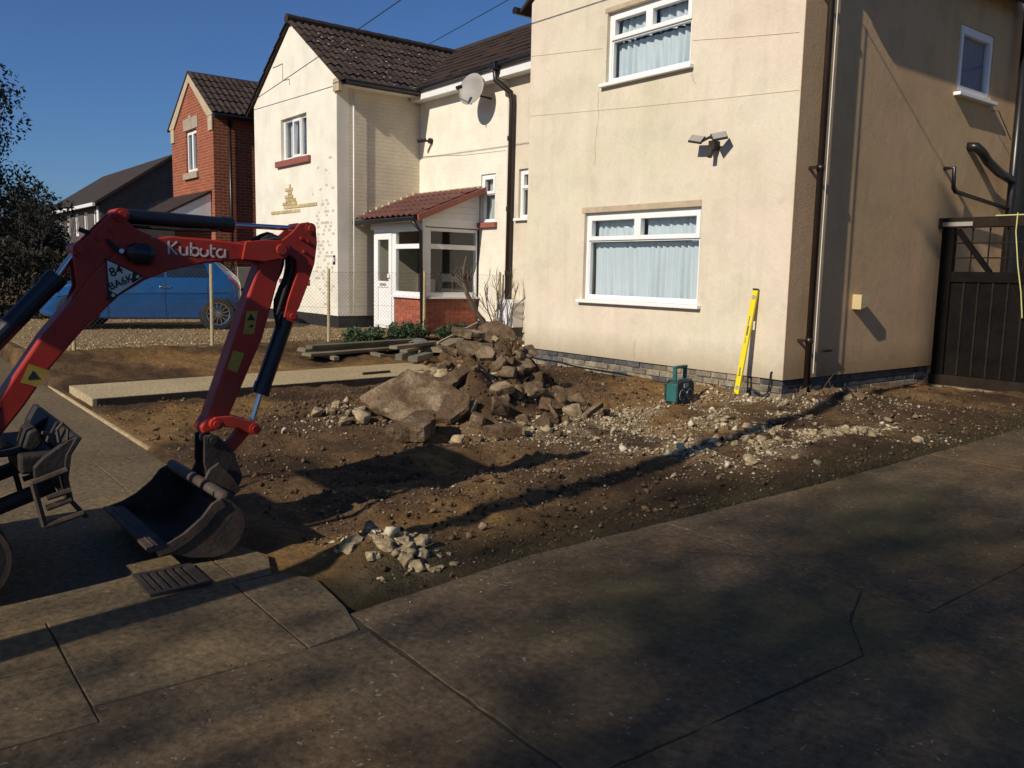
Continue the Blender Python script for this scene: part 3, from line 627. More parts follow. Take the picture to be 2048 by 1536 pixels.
F_Y = 7.75; REC = 9.65; EV = 5.13; AP = 6.53; PARTY = -12.63; RIDGE_Y = 12.55; RIDGE_Z = 6.95
def half_house(root, x_out, x_in, wallmat, side_mat, over, right, holes_front, holes_rec, holes_side=(), z0=.33, left_hidden=False):
    """x_out outer flank, x_in inner flank of the projecting wing"""
    xa, xb = min(x_out, x_in), max(x_out, x_in); mid = (xa+xb)/2
    w = weld(wall(MB(), FY(F_Y), xa, xb, z0, EV, holes_front, .26, (mid, AP)).build('front_wall', wallmat, root))
    ra, rb = (PARTY, x_out-.0) if right else (x_out, PARTY)
    if right: r0, r1 = PARTY, x_in
    else: r0, r1 = x_in, PARTY
    weld(wall(MB(), FY(REC), r0, r1, z0, EV-.02, holes_rec, .26).build('recess_wall', wallmat if right else 'painted_brick_plain', root))
    # flanks
    if right:
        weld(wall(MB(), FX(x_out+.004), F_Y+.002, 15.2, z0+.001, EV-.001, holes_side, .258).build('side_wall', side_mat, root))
        wall(MB(), FXn(x_in), F_Y+.26, REC, z0, EV, (), .26).build('return_wall', side_mat, root)
    else:
        wall(MB(), FXn(x_out), F_Y+.26, 15.2, z0, EV, (), .26).build('side_wall', side_mat, root)
        wall(MB(), FX(x_in), F_Y+.26, REC, z0, EV, (), .26).build('return_wall', side_mat, root)
    MB().box(min(x_out, PARTY)+.27, max(x_out, PARTY)-.27, 14.94, 15.2, z0, EV).build('back_wall', side_mat, root)
    # roof shell
    mb = MB(); o = over; tn = (AP-EV)/(mid-xa)
    ez = EV - o*tn + .06; f = F_Y-.06; bk = RIDGE_Y
    slope_board(mb, (xb+o, f, ez), (xb+o, bk, ez), (mid, bk, AP+.08), (mid, f, AP+.08)); slope_board(mb, (mid, f, AP+.08), (mid, bk, AP+.08), (xa-o, bk, ez), (xa-o, f, ez))
    t2 = (RIDGE_Z-EV)/(RIDGE_Y-REC); e2 = EV - .22*t2 + .06
    x0, x1 = (PARTY, x_out+o) if right else (x_out-o, PARTY)
    slope_board(mb, (x0, REC-.22, e2), (x1, REC-.22, e2), (x1, RIDGE_Y, RIDGE_Z+.06), (x0, RIDGE_Y, RIDGE_Z+.06)) if False else None
    ia, ib = (PARTY, xa+.1) if right else (xb-.1, PARTY)
    slope_board(mb, (ia, REC-.22, e2), (ib, REC-.22, e2), (ib, RIDGE_Y, RIDGE_Z+.06), (ia, RIDGE_Y, RIDGE_Z+.06))
    # main slope over the wing, only above where the wing roof meets it
    jx0, jx1 = (ib, x_out+o) if right else (x_out-o, ia)
    yj = REC+.35
    slope_board(mb, (jx0, yj, EV+(yj-REC)*t2+.06), (jx1, yj, EV+(yj-REC)*t2+.06), (jx1, RIDGE_Y, RIDGE_Z+.06), (jx0, RIDGE_Y, RIDGE_Z+.06))
    slope_board(mb, (x0, RIDGE_Y, RIDGE_Z+.06), (x1, RIDGE_Y, RIDGE_Z+.06), (x1, 15.5, EV), (x0, 15.5, EV))
    roof = mb.build('roof', 'roof_dark', root)
    return w, roof, dict(mid=mid, tn=tn, ez=ez, t2=t2, e2=e2, xa=xa, xb=xb)

# ---- the rendered house (right)
UW = (-8.11, -6.73, 3.80, 4.66); LW = (-8.42, -6.46, 1.075, 2.20); SW = (11.02, 11.95, 3.74, 4.56); RW2 = (-12.26, -11.72, 2.38, 3.25)
H = thing('rendered_house', 'cream rendered two storey house with white windows, nearest the camera', 'house', (-7.45, 7.75, 0))
wf, roof, d = half_house(H, -5.26, -9.63, 'cream_render', 'roughcast_shade_tint', .21, True, [UW, LW], [RW2], [SW])
mb = MB()
for a in ((-9.60, -5.29, 7.79, 8.0), ): mb.box(a[0], a[1], a[2], a[3], -.15, .329)
mb.box(-5.50, -5.30, 8.0, 15.1, -.15, .329); mb.box(-9.60, -9.4, 8.0, 9.68, -.15, .329); mb.box(-12.6, -9.6, 9.69, 9.9, -.15, .329)
pl = mb.build('plinth', 'mortar', H)
def course(fn, u0, u1, z, h, off, mats, proud, skip=0, jit=.006):
    u = u0 - off
    while u < u1:
        a, b = max(u, u0)+.005, min(u+.225, u1)-.005
        if b-a > .03 and rnd.random() > skip:
            k = rnd.uniform(-jit, jit)
            mbox(MB(), fn, a, b, z+.005, z+h-.005, -proud+k, .05).build('brick', mats(a), pl, bevel=.005)
        u += .225
slate = lambda a: 'slate_brick'; mixb = lambda a: 'slate_brick' if rnd.random() < .28 else 'plinth_brick'
fnF, fnS = FY(7.79), FX(-5.30)
for i in range(5):
    z = .327-.075*(i+1)
    course(fnF, -9.60, -5.30, z, .075, .11*(i % 2), (lambda a: 'slate_brick' if (a < -7.3 or a > -5.75) else 'plinth_brick') if i == 0 else ((lambda a: 'plinth_brick' if a > -8.9 else 'slate_brick') if i < 2 else mixb), .018)
    course(fnS, 7.775, 10.95, z, .075, .11*(i % 2), slate if i < 2 else mixb, .018)
# mid-tone lintel bands and windows
mbox(MB(), FY(7.75), -8.47, -6.46, 2.203, 2.275, -.006, .04).build('lintel_band', 'stone_dressing', H)
mbox(MB(), FY(7.75), -8.15, -6.70, 4.663, 4.72, -.006, .04).build('lintel_band', 'stone_dressing', H)
top2 = [(0, .47, .70, 1, True), (.47, 1, .70, 1, True), (0, 1, 0, .70, False)]
window(H, FY(7.75), *LW, top2, curt=True, seed=3, waves=17, label='wide lower window with pale blue net curtains')
window(H, FY(7.75), *UW, [(0, .49, .62, 1, True), (.49, 1, .62, 1, True), (0, 1, 0, .62, False)], curt=True, seed=11, waves=11, amp=.045, label='upper window with ruffled white curtains')
window(H, FX(-5.26), *SW, [(0, 1, 0, 1, True)], curt=False, seed=4, sill_proj=.09, setback=.01, label='narrow white side window reflecting blue sky')
mbox(MB(), FX(-5.26), SW[0]+.05, SW[1]-.05, SW[2]+.05, SW[3]-.05, .085, .10).build('sky_reflection_panel', 'sky_reflection_blue', H)  # panel behind the glass, the blue sky reflection painted into its colour
window(H, FY(REC), *RW2, [(0, 1, .62, 1, True), (0, 1, 0, .62, False)], curt=True, seed=6, waves=5, curt_mat='grey_curtain')
def crack(pts, w=.0035):
    mb = MB(); r = random.Random(len(pts)); q = [Vector((x_, 7.7488, z_)) for x_, z_ in pts]; path = []
    for a_, b_ in zip(q[:-1], q[1:]):
        for k in range(6): path.append(a_.lerp(b_, k/6) + Vector((r.uniform(-.012, .012), 0, 0)))
    L_ = [p + Vector((w*r.uniform(.3, 1), 0, 0)) for p in path]; R_ = [p - Vector((w*r.uniform(.3, 1), 0, 0)) for p in path]; n = len(path)
    mb.add(L_ + R_, [(i, i+1, n+i+1, n+i) for i in range(n-1)]); return mb.build('crack', 'crack', wf)
crack([(-8.23, 3.72), (-8.22, 3.45), (-8.25, 3.1), (-8.27, 2.75)]); crack([(-6.71, 3.74), (-6.68, 3.66), (-6.63, 3.55)], .003); crack([(-7.42, .36), (-7.43, .5), (-7.41, .62)], .003)
# visible tiles over the recess
L2 = math.atan(d['t2']); cu_ = (0, math.cos(L2), math.sin(L2))
lay_tiles(H, roof, TILEB, (PARTY+.01, REC-.27, d['e2']-.03), (1, 0, 0), cu_, 10, 9, .30, .36)
mb = MB(); mb.box(PARTY, -9.65, REC-.24, REC-.215, EV-.27, EV-.06); mb.box(PARTY, -9.65, REC-.215, REC-.002, EV-.27, EV-.25); mb.build('fascia', 'white_board', H)
MB().tube([(PARTY, REC-.29, EV-.07), (-9.7, REC-.29, EV-.06)], .045, 10).build('gutter', 'black_plastic', H)
MB().tube([(-9.86, 7.62, EV-.08), (-9.86, 9.3, EV-.08)], .05, 10).build('gutter', 'black_plastic', H)
# side eave gutter
MB().tube([(-5.0, 7.72, EV-.12), (-5.0, 15.2, EV-.12)], .055, 10).build('gutter', 'black_plastic', H)
# front corner downpipe on the flank
def pipe(root, path, r, name='downpipe', m='brown_pipe'): return MB().tube(path, r, 12).build(name, m, root, smooth=True)
dp = pipe(H, [(-5.17, 8.06, .12), (-5.17, 8.06, 4.75), (-5.02, 8.06, 5.0)], .036)
for z in (.75, 2.55, 4.3):
    MB().tube([(-5.17, 8.06, z-.03), (-5.17, 8.06, z+.03)], .043, 12).build('collar', 'brown_pipe', dp, smooth=True)
    MB().box(-5.262, -5.16, 7.97, 8.0, z-.015, z+.015).build('bracket', 'brown_pipe', dp)
MB().tube([(-5.125, 8.10, .4), (-5.125, 8.10, 4.6)], .005, 6).build('cable', 'box_white', dp)
# soil stack and wastes further back on the flank
st = pipe(H, [(-5.12, 12.55, .1), (-5.12, 12.55, 5.0)], .057, 'soil_stack', 'black_plastic')
pipe(st, [(-5.12, 12.5, 2.78), (-5.12, 12.1, 2.85), (-5.12, 11.75, 2.96), (-5.12, 11.58, 3.05), (-5.17, 11.5, 3.12), (-5.27, 11.47, 3.13)], .058, 'branch', 'black_plastic')
pipe(st, [(-5.27, 10.88, 2.80), (-5.13, 10.88, 2.80), (-5.13, 10.90, 2.56), (-5.13, 10.95, 2.52), (-5.13, 12.5, 2.40)], .026, 'waste_pipe', 'black_plastic')
MB().tube([(-5.13, 12.4, 3.3), (-5.13, 11.95, 3.62), (-5.2, 11.9, 3.62)], .006, 6).build('stay_wire', 'black_plastic', st)
pipe(H, [(-5.27, 8.55, .62), (-5.2, 8.55, .62), (-5.2, 8.4, .62)], .011, 'overflow_pipe', 'black_plastic')
# flue box on the flank
mb = MB(); mb.prism([(9.0, 1.07), (9.16, 1.10), (9.16, 1.21), (9.0, 1.24)], FX(-5.26), -.11, .01); mb.build('wall_vent', 'vent_tan', H, bevel=.006)
# cable clipped along the plinth and the coiled tail
MB().tube([(-9.55, 7.755, .21)] + [(-9.3+k*.42, 7.752, .19-.012*k+.012*math.sin(k*2.1)) for k in range(9)], .008, 6).build('cable', 'ink_black', pl)
MB().tube([(-5.62, 7.735, .19), (-5.48, 7.73, .14), (-5.42, 7.73, .17), (-5.40, 7.73, .30), (-5.395, 7.735, .40), (-5.385, 7.745, .41)], .010, 8).build('cable_tail', 'ink_black', pl)
mbox(MB(), FY(7.75), -9.66, -9.6, .10, .36, -.02, .05).build('corner_bead', 'white_plastic', H)
# grey rear extension closing the side yard
ex = thing('rear_extension', 'dark grey rear extension behind the side gate', 'extension', (-4, 13.0, 0))
weld(wall(MB(), FY(13.0), -5.0, 2.0, .0, 4.95, [(-4.75, -4.0, 1.0, 2.1)], .25).build('wall', 'wall_grey', ex))
MB().box(-5.0, 2.0, 13.25, 16.5, 4.7, 4.95).build('roof', 'roof_dark', ex)
MB().box(1.75, 2.0, 13.25, 16.5, 0, 4.7).build('wall', 'wall_grey', ex)
window(ex, FY(13.0), -4.75, -4.0, 1.0, 2.1, [(0, .5, 0, 1, True), (.5, 1, 0, 1, False)], curt=False)
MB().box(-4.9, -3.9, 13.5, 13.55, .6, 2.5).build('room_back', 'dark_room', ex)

# ---- the white painted house
WU = (-18.36, -17.03, 3.74, 4.63); WLW = (-18.30, -17.05, 1.17, 2.32); WR = (-13.42, -12.96, 2.34, 3.24)
W = thing('white_house', 'cream painted brick house with a steep gable and red tiled porch', 'house', (-17.77, 7.75, 0))
wf, roof, d = half_house(W, -19.9, -15.64, 'painted_brick', 'painted_brick_side', .33, False, [WU, WLW], [WR], z0=.47)
wf.data.materials[0] = MATS['painted_brick']
mb = MB(); mb.box(-19.88, -15.66, 7.77, 8.0, 0, .469); mb.box(-15.9, -15.66, 8.0, 9.7, 0, .469); mb.box(-15.6, PARTY, 9.67, 9.9, 0, .469); mb.build('plinth', 'black_paint', W)
three = [(0, .36, 0, 1, False), (.36, .69, 0, 1, True), (.69, 1, 0, 1, False)]
window(W, FY(7.75), *WU, three, curt=True, seed=21, waves=9, sill='sill_red', sill_h=.13, sill_over=.2, curt_mat='grey_curtain', setback=.07)
window(W, FY(7.75), *WLW, three, curt=True, seed=22, waves=9, sill='sill_red', sill_h=.09, sill_over=.12, curt_mat='grey_curtain', setback=.07)
window(W, FY(REC), *WR, [(0, 1, .60, 1, True), (0, 1, 0, .60, False)], curt=True, seed=23, waves=4, sill='sill_red', sill_h=.10, sill_over=.08, curt_mat='grey_curtain', setback=.03)
# roof tiles: right-hand slope of the wing, and the slope over the recess
a_ = math.atan(d['tn'])
lay_tiles(W, roof, TILE, (d['xb']+.36, F_Y-.10, d['ez']-.03), (0, 1, 0), (-math.cos(a_), 0, math.sin(a_)), 13, 8, .33, .36, None, .006)
lay_tiles(W, roof, TILE, (d['xa']-.36+.0, F_Y-.10+.33, d['ez']-.03), (0, -1, 0), (math.cos(a_), 0, math.sin(a_)), 1, 8, .33, .36, None, .006)
L2 = math.atan(d['t2']); cu_ = (0, math.cos(L2), math.sin(L2))
lay_tiles(W, roof, TILEB, (-18.33, REC-.27, d['e2']-.03), (1, 0, 0), cu_, 19, 9, .30, .36, lambda p: p.x > -17.9 and p.z > EV - .4 + max(0, (min(abs(p.x-d['mid']), 3)*-1+2.13))*d['tn'])
mb = MB()
for k in range(12): mb.tube([(d['mid'], F_Y-.1+k*.36, AP+.10), (d['mid'], F_Y-.1+k*.36+.35, AP+.09)], .10, 10)
mb.build('ridge_tiles', 'roof_tile', roof, smooth=False)
mb = MB()
for k in range(60):                                  # lichen and bird spots on the tiles
    s_ = rnd.random()**.8*2.3; yy = rnd.uniform(7.8, 10.8); p = Vector((d['xb']+.33-s_*math.cos(a_), yy, d['ez']+.02+s_*math.sin(a_))); r_ = rnd.uniform(.007, .022)
    mb.add([p+Vector((-math.cos(a_)*r_*x_, r_*y_*1.3, math.sin(a_)*r_*x_)) + Vector((.025, 0, .045)) for x_, y_ in ((1, 0), (.4, .9), (-.7, .7), (-1, -.2), (-.3, -1), (.6, -.8))], [(0, 1, 2, 3, 4, 5)])
tag(mb.build('lichen_spots', 'lichen', roof), kind='stuff')
mb = MB(); mb.box(-15.60, -12.66, REC-.25, REC-.22, EV-.28, EV-.07); mb.box(-15.60, -12.66, REC-.22, REC-.002, EV-.28, EV-.26); mb.build('fascia', 'white_board', W)
MB().box(-15.62, -15.36, 7.80, 9.43, EV-.20, EV-.165).build('soffit', 'white_board', W)
MB().tube([(-15.24, 7.75, EV-.16), (-15.24, 9.45, EV-.16)], .05, 8).build('gutter', 'black_plastic', W)
MB().tube([(-15.2, REC-.30, EV-.09), (-12.66, REC-.30, EV-.07)], .045, 8).build('gutter', 'black_plastic', W)
pipe(W, [(-15.57, 8.08, .5), (-15.57, 8.08, 4.85)], .016, 'conduit', 'white_board')
# verge corbel at the eave corners
MB().box(-15.70, -15.45, 7.70, 7.80, EV-.30, EV-.06).build('kneeler', 'stone_dressing', W)
# patch of bare brick where the render has fallen
fnw = FY(7.75); pat = []
for row, (a, b) in enumerate([(-18.95, -17.35), (-18.35, -16.55), (-18.30, -17.55), (-18.25, -17.60), (-18.18, -17.68), (-18.13, -17.75), (-18.15, -17.75), (-18.05, -17.85)]):
    u = a + .11*(row % 2)
    while u + .06 < b:
        e = min(u+.215, b); z = 2.60+row*.075 + (.02 if row else 0)
        mbox(MB(), fnw, u+.004, e-.004, z+.004, z+.071, -.012-rnd.uniform(0, .006), .02).build('brick', 'yellow_brick', wf, bevel=.004); u += .225
# downpipe on the party line
dpp = pipe(W, [(-12.62, 9.34, EV-.1), (-12.62, 9.36, EV-.32), (-12.40, 9.54, EV-.55), (-12.40, 9.57, EV-.72), (-12.44, 9.57, .3)], .05, 'downpipe', 'brown_pipe')
for z in (1.4, 2.55, 3.8): MB().tube([(-12.43, 9.57, z-.04), (-12.43, 9.57, z+.04)], .058, 10).build('collar', 'brown_pipe', dpp)
MB().box(-12.70, -12.54, 9.27, 9.41, EV-.15, EV-.01).build('hopper', 'black_plastic', dpp, bevel=.01)
# house number plate and brick vent marks
mbox(MB(), fnw, -15.83, -15.74, 1.50, 1.68, -.012, .01).build('number_plate', 'ink_black', W)

def text_mesh(s, size, m, name='lettering', ext=.0008):
    cv = bpy.data.curves.new('txt', 'FONT'); cv.body = s; cv.size = size; cv.align_x = 'CENTER'; cv.align_y = 'CENTER'; cv.extrude = ext; cv.resolution_u = 3; cv.offset = .012*size
    o = bpy.data.objects.new('txt', cv); col.objects.link(o); bpy.context.view_layer.update()
    me = bpy.data.meshes.new_from_object(o); me.name = name; bpy.data.objects.remove(o); me.materials.clear(); me.materials.append(MATS[m]); return me
n8 = meshobj('number', text_mesh('8', .13, 'white_plastic'), W, Vector((-15.785, 7.736, 1.59))-ORG, (R(90), 0, 0))
# porch
PX0, PX1, PY = -15.34, -13.45, 8.40
po = MB(); 
po.box(PX0-.05, PX1+.02, PY-.05, PY+.02, 2.20, 2.37); po.box(PX1-.05, PX1+.02, PY+.02, 9.64, 2.22, 2.37)
porch = po.build('porch', 'white_plastic', W, bevel=.006)
def porch_sub(mb, name, m, **k): return mb.build(name, m, porch, **k)
# door
fnp = FY(PY)
mb = MB()
for q in ((PX0, PX0+.07, .26, 2.2), (PX0+.73, PX0+.80, .26, 2.2), (PX0+.07, PX0+.73, 2.13, 2.2), (PX0+.07, PX0+.73, .26, .31)): mbox(mb, fnp, *q, 0, .08)
mb.build('door_frame', 'white_plastic', porch, bevel=.006)
mb = MB(); a, b = PX0+.075, PX0+.725
for q in ((a, a+.11, .315, 2.125), (b-.11, b, .315, 2.125), (a+.11, b-.11, 2.0, 2.125), (a+.11, b-.11, 1.07, 1.19), (a+.11, b-.11, .315, .42)): mbox(mb, fnp, *q, -.015, .05)
mbox(mb, fnp, a+.11, b-.11, .42, 1.07, .005, .045)
mb.build('door', 'white_plastic', porch, bevel=.006)
mbox(MB(), fnp, a+.105, b-.105, 1.185, 2.005, .015, .03).build('door_glass', 'glass', porch)
mbox(MB(), fnp, a+.2, b-.2, 1.10, 1.15, -.022, -.012).build('letter_plate', 'level_metal', porch)
mbox(MB(), fnp, b-.10, b-.03, 1.26, 1.33, -.05, -.012).build('door_handle', 'white_plastic', porch)
# front and side lights
def porch_light(fn, u0, u1):
    mb = MB(); bar = .06; z0, z1, zt = .93, 2.2, 1.86
    for q in ((u0, u0+bar, z0, z1), (u1-bar, u1, z0, z1), (u0+bar, u1-bar, z0, z0+.08), (u0+bar, u1-bar, z1-bar, z1), (u0+bar, u1-bar, zt-.045, zt+.045)): mbox(mb, fn, *q, 0, .08)
    mb.build('porch_window', 'white_plastic', porch, bevel=.006)
    mbox(MB(), fn, u0+bar-.004, u1-bar+.004, z0+.076, zt-.04, .03, .04).build('pane', 'glass', porch)
    mbox(MB(), fn, u0+bar-.004, u1-bar+.004, zt+.04, z1-bar+.004, .03, .04).build('pane', 'glass', porch)
    mbox(MB(), fn, u0-.02, u1+.02, z0-.04, z0-.001, -.05, .06).build('sill', 'white_plastic', porch, bevel=.005)
porch_light(fnp, PX0+.805, PX1-.005)
fns = FX(PX1)
porch_light(fns, PY+.09, 9.63)
mbox(MB(), fns, PY-.03, PY+.085, .93, 2.2, -.01, .08).build('corner_post', 'white_plastic', porch, bevel=.006)
dw = MB().box(PX0+.82, PX1-.02, PY+.02, PY+.12, .0, .885); dw.box(PX1-.12, PX1-.02, PY+.12, 9.64, 0, .885); dwo = dw.build('dwarf_wall', 'mortar', W)
for r_ in range(9):
    z = .21+.075*r_
    for fn_, u0, u1 in ((FY(PY+.02), PX0+.82, PX1-.025), (FX(PX1-.02), PY+.03, 9.63)):
        u = u0 - (.11 if r_ % 2 else 0)
        while u < u1:
            a, b = max(u, u0)+.005, min(u+.225, u1)-.005
            if b-a > .02: mbox(MB(), fn_, a, b, z+.005, z+.07, -.012, .03).build('brick', 'single_brick', dwo)
            u += .225
# gable cladding and lean-to roof
mb = MB()
for k in range(5):
    z0, z1 = 2.37+.12*k, 2.37+.12*(k+1)-.004; f = lambda z: PY + max(0, (z-2.42)/(2.97-2.42))*(9.63-PY)
    if f(z0) < 9.6: mb.prism([(f(z0), z0), (9.63, z0), (9.63, min(z1, 2.95)), (min(f(z1), 9.62), min(z1, 2.95))], FX(PX1+.015), 0, .03)
mb.build('cladding', 'white_board', porch)
pr = MB(); slope_board(pr, (-15.62, 8.20, 2.37), (-13.30, 8.20, 2.37), (-13.30, 9.645, 2.96), (-15.62, 9.645, 2.96), .04); pr = pr.build('porch_roof', 'red_tile', W)
ap = math.atan2(.59, 1.445)
lay_tiles(W, pr, TILER, (-15.60, 8.14, 2.37), (1, 0, 0), (0, math.cos(ap), math.sin(ap)), 11, 5, .2, .31, None, .003)
mb = MB(); mb.prism([(8.17, 2.30), (9.645, 2.90), (9.645, 3.0), (8.15, 2.41)], FX(-13.27), -.03, .02); mb.build('barge_board', 'sill_red', pr)
MB().tube([(-15.7, 8.13, 2.33), (-13.32, 8.13, 2.34)], .05, 10).build('gutter', 'black_plastic', pr)
pipe(W, [(-13.42, 8.13, 2.30), (-13.40, 8.30, 2.12), (-13.40, 8.34, .3)], .034, 'porch_pipe', 'black_plastic')
mb = MB()
for k in range(9): mb.box(-15.635, -15.55, 8.3+k*.145, 8.40+k*.145, 2.50+k*.059, 2.535+k*.059+rnd.uniform(0, .02))
mb.box(-15.6, -13.4, 9.6, 9.648, 2.985, 3.03); mb.build('flashing', 'stone_dressing', pr)
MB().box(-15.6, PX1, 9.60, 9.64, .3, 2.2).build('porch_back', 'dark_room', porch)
# door hinges blocks on gas meter box
free()
gm = thing('gas_meter_box', 'white plastic meter box low on the wall by the black downpipe', 'meter box', (-12.25, 9.5, .42))
mb = MB(); mb.prism([(-12.52, .42), (-12.04, .42), (-12.04, .88), (-12.10, .92), (-12.46, .92), (-12.52, .88)], FY(9.40), 0, .245); mb.build('box', 'box_white', gm, bevel=.012)
MB().box(-12.49, -12.07, 9.385, 9.398, .45, .87).build('door', 'box_white', gm, bevel=.006)
free()
# satellite dish
ds = thing('satellite_dish', 'round grey satellite dish under the eaves of the white house', 'dish', (-13.13, 9.55, 4.6))
vs, fs = lathe([(.0, .0), (.1, .008), (.2, .03), (.29, .065), (.295, .06), (.2, .018), (.1, -.006), (0, -.014)], (-13.23, 9.30, 4.72), (.25, -.93, .20), 28)
vs = [((v-Vector((-13.23, 9.30, 4.72)))*1.0 + Vector((-13.23, 9.30, 4.72))) for v in vs]
MB().add(vs, fs).build('reflector', 'dish_grey', ds, smooth=True)
MB().tube([(-13.21, 9.26, 4.46), (-13.18, 8.98, 4.52), (-13.17, 8.93, 4.70)], .011, 8).build('feed_arm', 'dish_grey', ds)
MB().tube([(-13.17, 8.90, 4.69), (-13.18, 9.0, 4.73)], .034, 10).build('feed_horn', 'steel_dark', ds)
MB().tube([(-13.22, 9.32, 4.70), (-13.16, 9.40, 4.62), (-13.13, 9.645, 4.60)], .018, 8).build('bracket', 'steel_dark', ds)
free()
# wall camera
cm = thing('wall_camera', 'small dark security camera on the white house wall', 'camera', (-15.2, 9.64, 4.05))
MB().tube([(-15.17, 9.647, 4.05), (-15.17, 9.58, 4.05)], .055, 12).build('base', 'steel_dark', cm)
MB().tube([(-15.17, 9.57, 4.05), (-15.22, 9.50, 4.04)], .02, 8).build('arm', 'steel_dark', cm)
MB().tube([(-15.18, 9.52, 4.06), (-15.27, 9.36, 4.03)], .038, 12).build('body', 'steel_dark', cm)
free()
# twin flood light on the rendered wall
fl = thing('flood_light', 'twin headed security floodlight fixed on the cream wall', 'light', (-6.27, 7.75, 2.85))
MB().box(-6.32, -6.24, 7.64, 7.748, 2.80, 2.90).build('base', 'steel_dark', fl, bevel=.008)
MB().tube([(-6.28, 7.66, 2.82), (-6.28, 7.62, 2.72)], .03, 10).build('sensor', 'steel_dark', fl)
MB().tube([(-6.40, 7.62, 2.90), (-6.28, 7.61, 2.93), (-6.16, 7.62, 2.90)], .016, 8).build('arm', 'steel_dark', fl)
for s, a in ((-1, R(12)), (1, R(52))):
    o = MB().box(-.085, .085, -.012, .012, -.055, .055).build('lamp_head', 'steel_dark', fl, bevel=.006, org=Vector((0, 0, 0)))
    o.location = Vector((-6.28+s*.155, 7.58, 2.92))-ORG; o.rotation_euler = (R(-42), R(s*-12), a)
    k = MB().box(-.075, .075, -.018, -.0125, -.045, .045).build('lens', 'dish_grey', o, org=Vector((0, 0, 0)))
free()

# ---- red brick house beyond
B = thing('brick_house', 'red brick gabled house with stone dressings beyond the white house', 'house', (-23.42, 7.4, 0))
BX0, BX1, BY, BE, BA = -25.12, -21.72, 7.4, 5.24, 6.38; BM = (BX0+BX1)/2; BW = (-23.88, -22.98, 3.86, 4.96)
weld(wall(MB(), FY(BY), BX0, BX1, 0, BE, [BW], .26, (BM, BA)).build('front_wall', 'red_brick', B))
wall(MB(), FX(BX1), BY+.26, 16, 0, BE, (), .26).build('side_wall', 'red_brick', B); wall(MB(), FXn(BX0), BY+.26, 16, 0, BE, (), .26).build('side_wall', 'red_brick', B)
window(B, FY(BY), *BW, [(0, .5, 0, 1, True), (.5, 1, 0, 1, True)], curt=False, sill='dressing_grey', sill_h=.16, sill_over=.12, setback=.05)
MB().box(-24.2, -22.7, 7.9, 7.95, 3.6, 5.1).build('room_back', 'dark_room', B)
mbox(MB(), FY(BY), -24.02, -22.84, 4.98, 5.28, -.02, .04).build('lintel', 'dressing_grey', B); mbox(MB(), FY(BY), -23.53, -23.33, 4.975, 5.34, -.03, .04).build('keystone', 'dressing_grey', B)
tb = (BA-BE)/(BM-BX0); ab = math.atan(tb)
for s, xe in ((1, BX0), (-1, BX1)):
    MB().prism([(xe-s*.08, BE-.10), (xe-s*.08, BE+.03), (BM, BA+.06), (BM, BA-.20), (xe+s*.32, BE-.10)] if s > 0 else [(BM, BA-.20), (BM, BA+.06), (xe+.08, BE+.03), (xe+.08, BE-.10), (xe-.32, BE-.10)], FY(BY), -.04, .02).build('verge_stone', 'stone_dressing', B)
    MB().prism([(xe, BE-.46), (xe+s*.3, BE-.46), (xe+s*.3, BE-.104), (xe, BE-.104)], FY(BY), -.03, .02).build('kneeler', 'stone_dressing', B)
mb = MB(); ez = BE-.2*tb+.06
slope_board(mb, (BX1+.2, BY-.06, ez), (BX1+.2, 16.2, ez), (BM, 16.2, BA+.08), (BM, BY-.06, BA+.08)); slope_board(mb, (BM, BY-.06, BA+.08), (BM, 16.2, BA+.08), (BX0-.2, 16.2, ez), (BX0-.2, BY-.06, ez))
broof = mb.build('roof', 'roof_dark', B)
lay_tiles(B, broof, TILE, (BX1+.22, BY-.09, ez-.02), (0, 1, 0), (-math.cos(ab), 0, math.sin(ab)), 9, 6, .33, .36, None, .004)
MB().tube([(BX1+.24, BY-.05, ez-.06), (BX1+.24, 16, ez-.06)], .055, 8).build('gutter', 'black_plastic', B)
pipe(B, [(BX1+.06, BY+.4, .2), (BX1+.06, BY+.4, BE-.2)], .036, 'downpipe', 'black_plastic')
# lean-to canopy
mb = MB(); slope_board(mb, (-27.2, 6.1, 2.62), (-21.9, 6.1, 2.62), (-21.9, 7.39, 3.32), (-27.2, 7.39, 3.32), .06); cn = mb.build('canopy_roof', 'roof_tile_brown', B)
mb = MB(); mb.prism([(6.2, 2.5), (7.38, 2.5), (7.38, 3.24), (6.2, 2.62)], FX(-21.93), 0, .05); mb.build('canopy_cheek', 'white_board', cn)
MB().box(-21.74, -21.60, 7.9, 8.32, .87, 1.41).build('meter_box', 'box_cream', B, bevel=.01)
free()
# ---- far dark house
D = thing('distant_house', 'distant dark gabled house with a row of white framed windows', 'house', (-53, 12, 0))
DX, DY0, DE, DAy, DAz = -46, 10.05, 4.55, 13.6, 7.0
wall(MB(), FX(DX), DY0, 17.1, 0, DE, (), .3, (DAy, DAz)).build('gable_wall', 'far_wall', D)
wins = [(-46.0-.75-k*2.2-.95, -46.0-.75-k*2.2, 2.9, 4.1) for k in range(6)]
weld(wall(MB(), FY(DY0), -61, DX-.3, 0, DE, wins, .3).build('front_wall', 'far_wall', D))
for q in wins: window(D, FY(DY0), *q, [(0, .5, 0, 1, False), (.5, 1, 0, 1, False)], curt=False, bar=.12, sill=None)
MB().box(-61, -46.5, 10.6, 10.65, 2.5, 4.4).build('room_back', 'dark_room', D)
mb = MB(); slope_board(mb, (DX+.25, DY0-.35, DE-.15), (DX+.25, DAy, DAz+.1), (-61.2, DAy, DAz+.1), (-61.2, DY0-.35, DE-.15), .15); slope_board(mb, (DX+.25, DAy, DAz+.1), (DX+.25, 17.4, DE-.15), (-61.2, 17.4, DE-.15), (-61.2, DAy, DAz+.1), .15)
